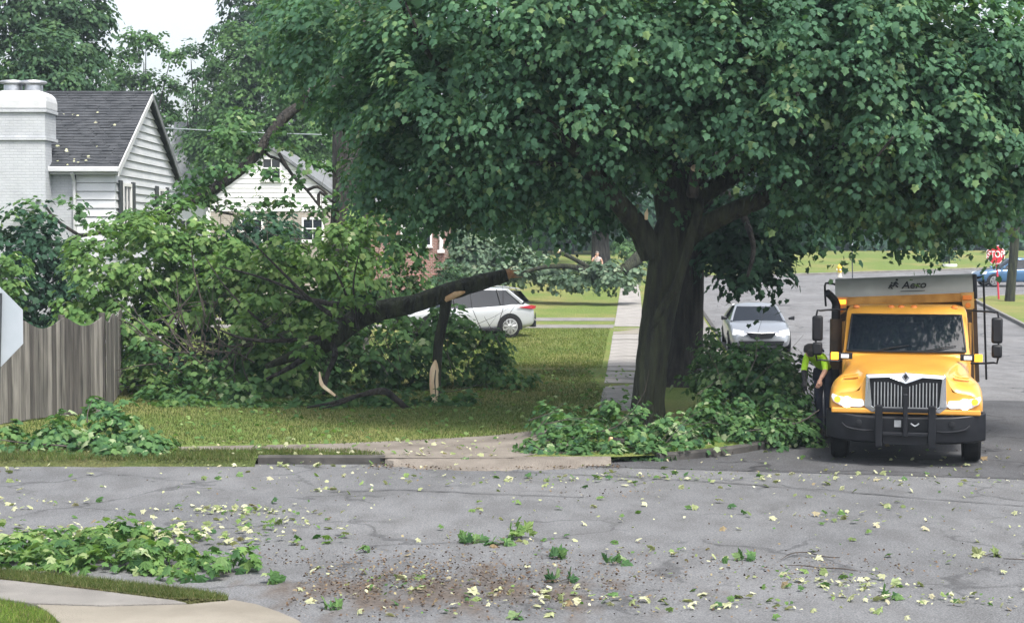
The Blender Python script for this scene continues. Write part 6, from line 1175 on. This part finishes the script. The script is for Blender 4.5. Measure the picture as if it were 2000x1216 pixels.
def sprig(px, py, n, r, label, mk='lime', h=.12):
    c = G(px, py); o = worldthing('leaf_sprig', (c.x, c.y, .01)); tag(o, label, 'sprig', 'broken leaf sprigs lying on the road')
    a = rng.uniform(0, 6.283, n); rr = r*np.sqrt(rng.random(n)); pos = np.c_[c.x+rr*np.cos(a)*1.3, c.y+rr*np.sin(a)*.7, .03+h*rng.random(n)*(1-rr/r*.7)]
    N = np.c_[np.cos(a)*.5, np.sin(a)*.5-.5, np.full(n, .5)]+rng.normal(0, .5, (n, 3)); T = np.c_[np.cos(a), np.sin(a)*.4, rng.uniform(-.1, .9, n)]
    leaf_objects((pos, N, T, .125*rng.uniform(.75, 1.25, n), rng.random(n)), T_FINE, mk, o)
    mb = MB(); 
    for k in range(min(3, n)): b = a[k]; mb.tube([(c.x, c.y, .02), (c.x+r*.7*math.cos(b), c.y+r*.5*math.sin(b), .04), (c.x+r*1.5*math.cos(b), c.y+r*.7*math.sin(b), .025)], [.005, .004, .003], 5, 2)
    mb.build('stem', M['twig'], o)
for a in ((1020, 1052, 12, .16, 'tallest leaf sprig standing up in the middle of the road', 'lime', .2), (915, 1062, 10, .14, 'leaf sprig just left of the tallest sprig on the road', 'mid', .1), (970, 1066, 8, .12, 'flattened leaf sprig between two taller sprigs on the road', 'mid', .05), (1088, 1092, 5, .08, 'small leaf sprig on brown debris right of the tallest sprig', 'mid', .08), (1205, 1102, 7, .13, 'tented pair of leaves lying alone right of the brown debris', 'mid', .07), (712, 1080, 2, .04, 'single upright curled leaf left of the road sprigs', 'mid', .08), (1095, 1138, 5, .10, 'leaf sprig low in the brown debris near bottom centre', 'mid', .06), (525, 1140, 6, .08, 'upright leaf sprig at the tip of the near verge', 'lime', .1), (1925, 1088, 6, .12, 'pale leaf sprig with a stem at the right frame edge', 'pale', .06), (1735, 1170, 4, .09, 'dark curled leaf sprig on pale leaves at bottom right', 'mid', .06), (645, 1192, 3, .06, 'small leaf sprig by the kerb curve at the bottom edge', 'mid', .05), (1010, 1212, 3, .06, 'leaf sprig cut by the bottom edge of the frame', 'mid', .05), (1460, 1095, 4, .08, 'small leaf sprig left of the thin twigs on the road', 'mid', .06), (900, 908, 9, .14, 'leaf sprig at the end of the worn path by the road edge', 'mid', .08)): sprig(*a)
for pts, lab in (([(1525, 1092), (1545, 1080), (1575, 1078), (1610, 1086), (1640, 1088)], 'thin curved bare twig on the road, upper of the pair'), ([(1540, 1103), (1575, 1104), (1600, 1108), (1640, 1109), (1675, 1114)], 'thin bare twig on the road, lower of the pair'), ([(1960, 1090), (1985, 1091), (2010, 1093)], 'thin stem lying at the right frame edge')):
    c = G(*pts[0]); o = worldthing('twig', (c.x, c.y, 0)); tag(o, lab, 'twig'); mb = MB(); mb.tube([G(x, y, .025+.02*(k % 2)) for k, (x, y) in enumerate(pts)], [.004, .006, .007, .007, .005][:len(pts)], 6, 3); mb.build('stem', M['twig'], o)
cs = worldthing('sawn_stub', G(1200, 862)); tag(cs, 'short branch end with raw orange and white wood in the low heap', 'branch'); mb = MB(); mb.tube([P(1195, 858, 25.45), P(1218, 862, 25.5)], [.045, .05], 10, 1, .05); mb.build('bark', M['bark'], cs); mb = MB(); mb.tube([P(1189, 857, 25.44), P(1195, 858, 25.45)], [.035, .044], 10, 1); mb.build('raw_end', M['woodorange'], cs)
hz = MB().box(-264, 264, -34, 304, -1.2, 27).build('veil_volume', M['black'], smooth=False); hz.data.materials.clear()  # thin volume added to mimic a glass veil over the view
hm = bpy.data.materials.new('veil_haze'); hm.use_nodes = True; hn = hm.node_tree; hn.nodes.clear(); pv = hn.nodes.new('ShaderNodeVolumePrincipled'); ho = hn.nodes.new('ShaderNodeOutputMaterial')
pv.inputs['Color'].default_value = (.72, .86, 1.0, 1); pv.inputs['Density'].default_value = .0005; hn.links.new(pv.outputs[0], ho.inputs['Volume']); hz.data.materials.append(hm); tag(hz, kind='stuff')
for o in bpy.data.objects:
    if '_o' in o.keys(): del o['_o']
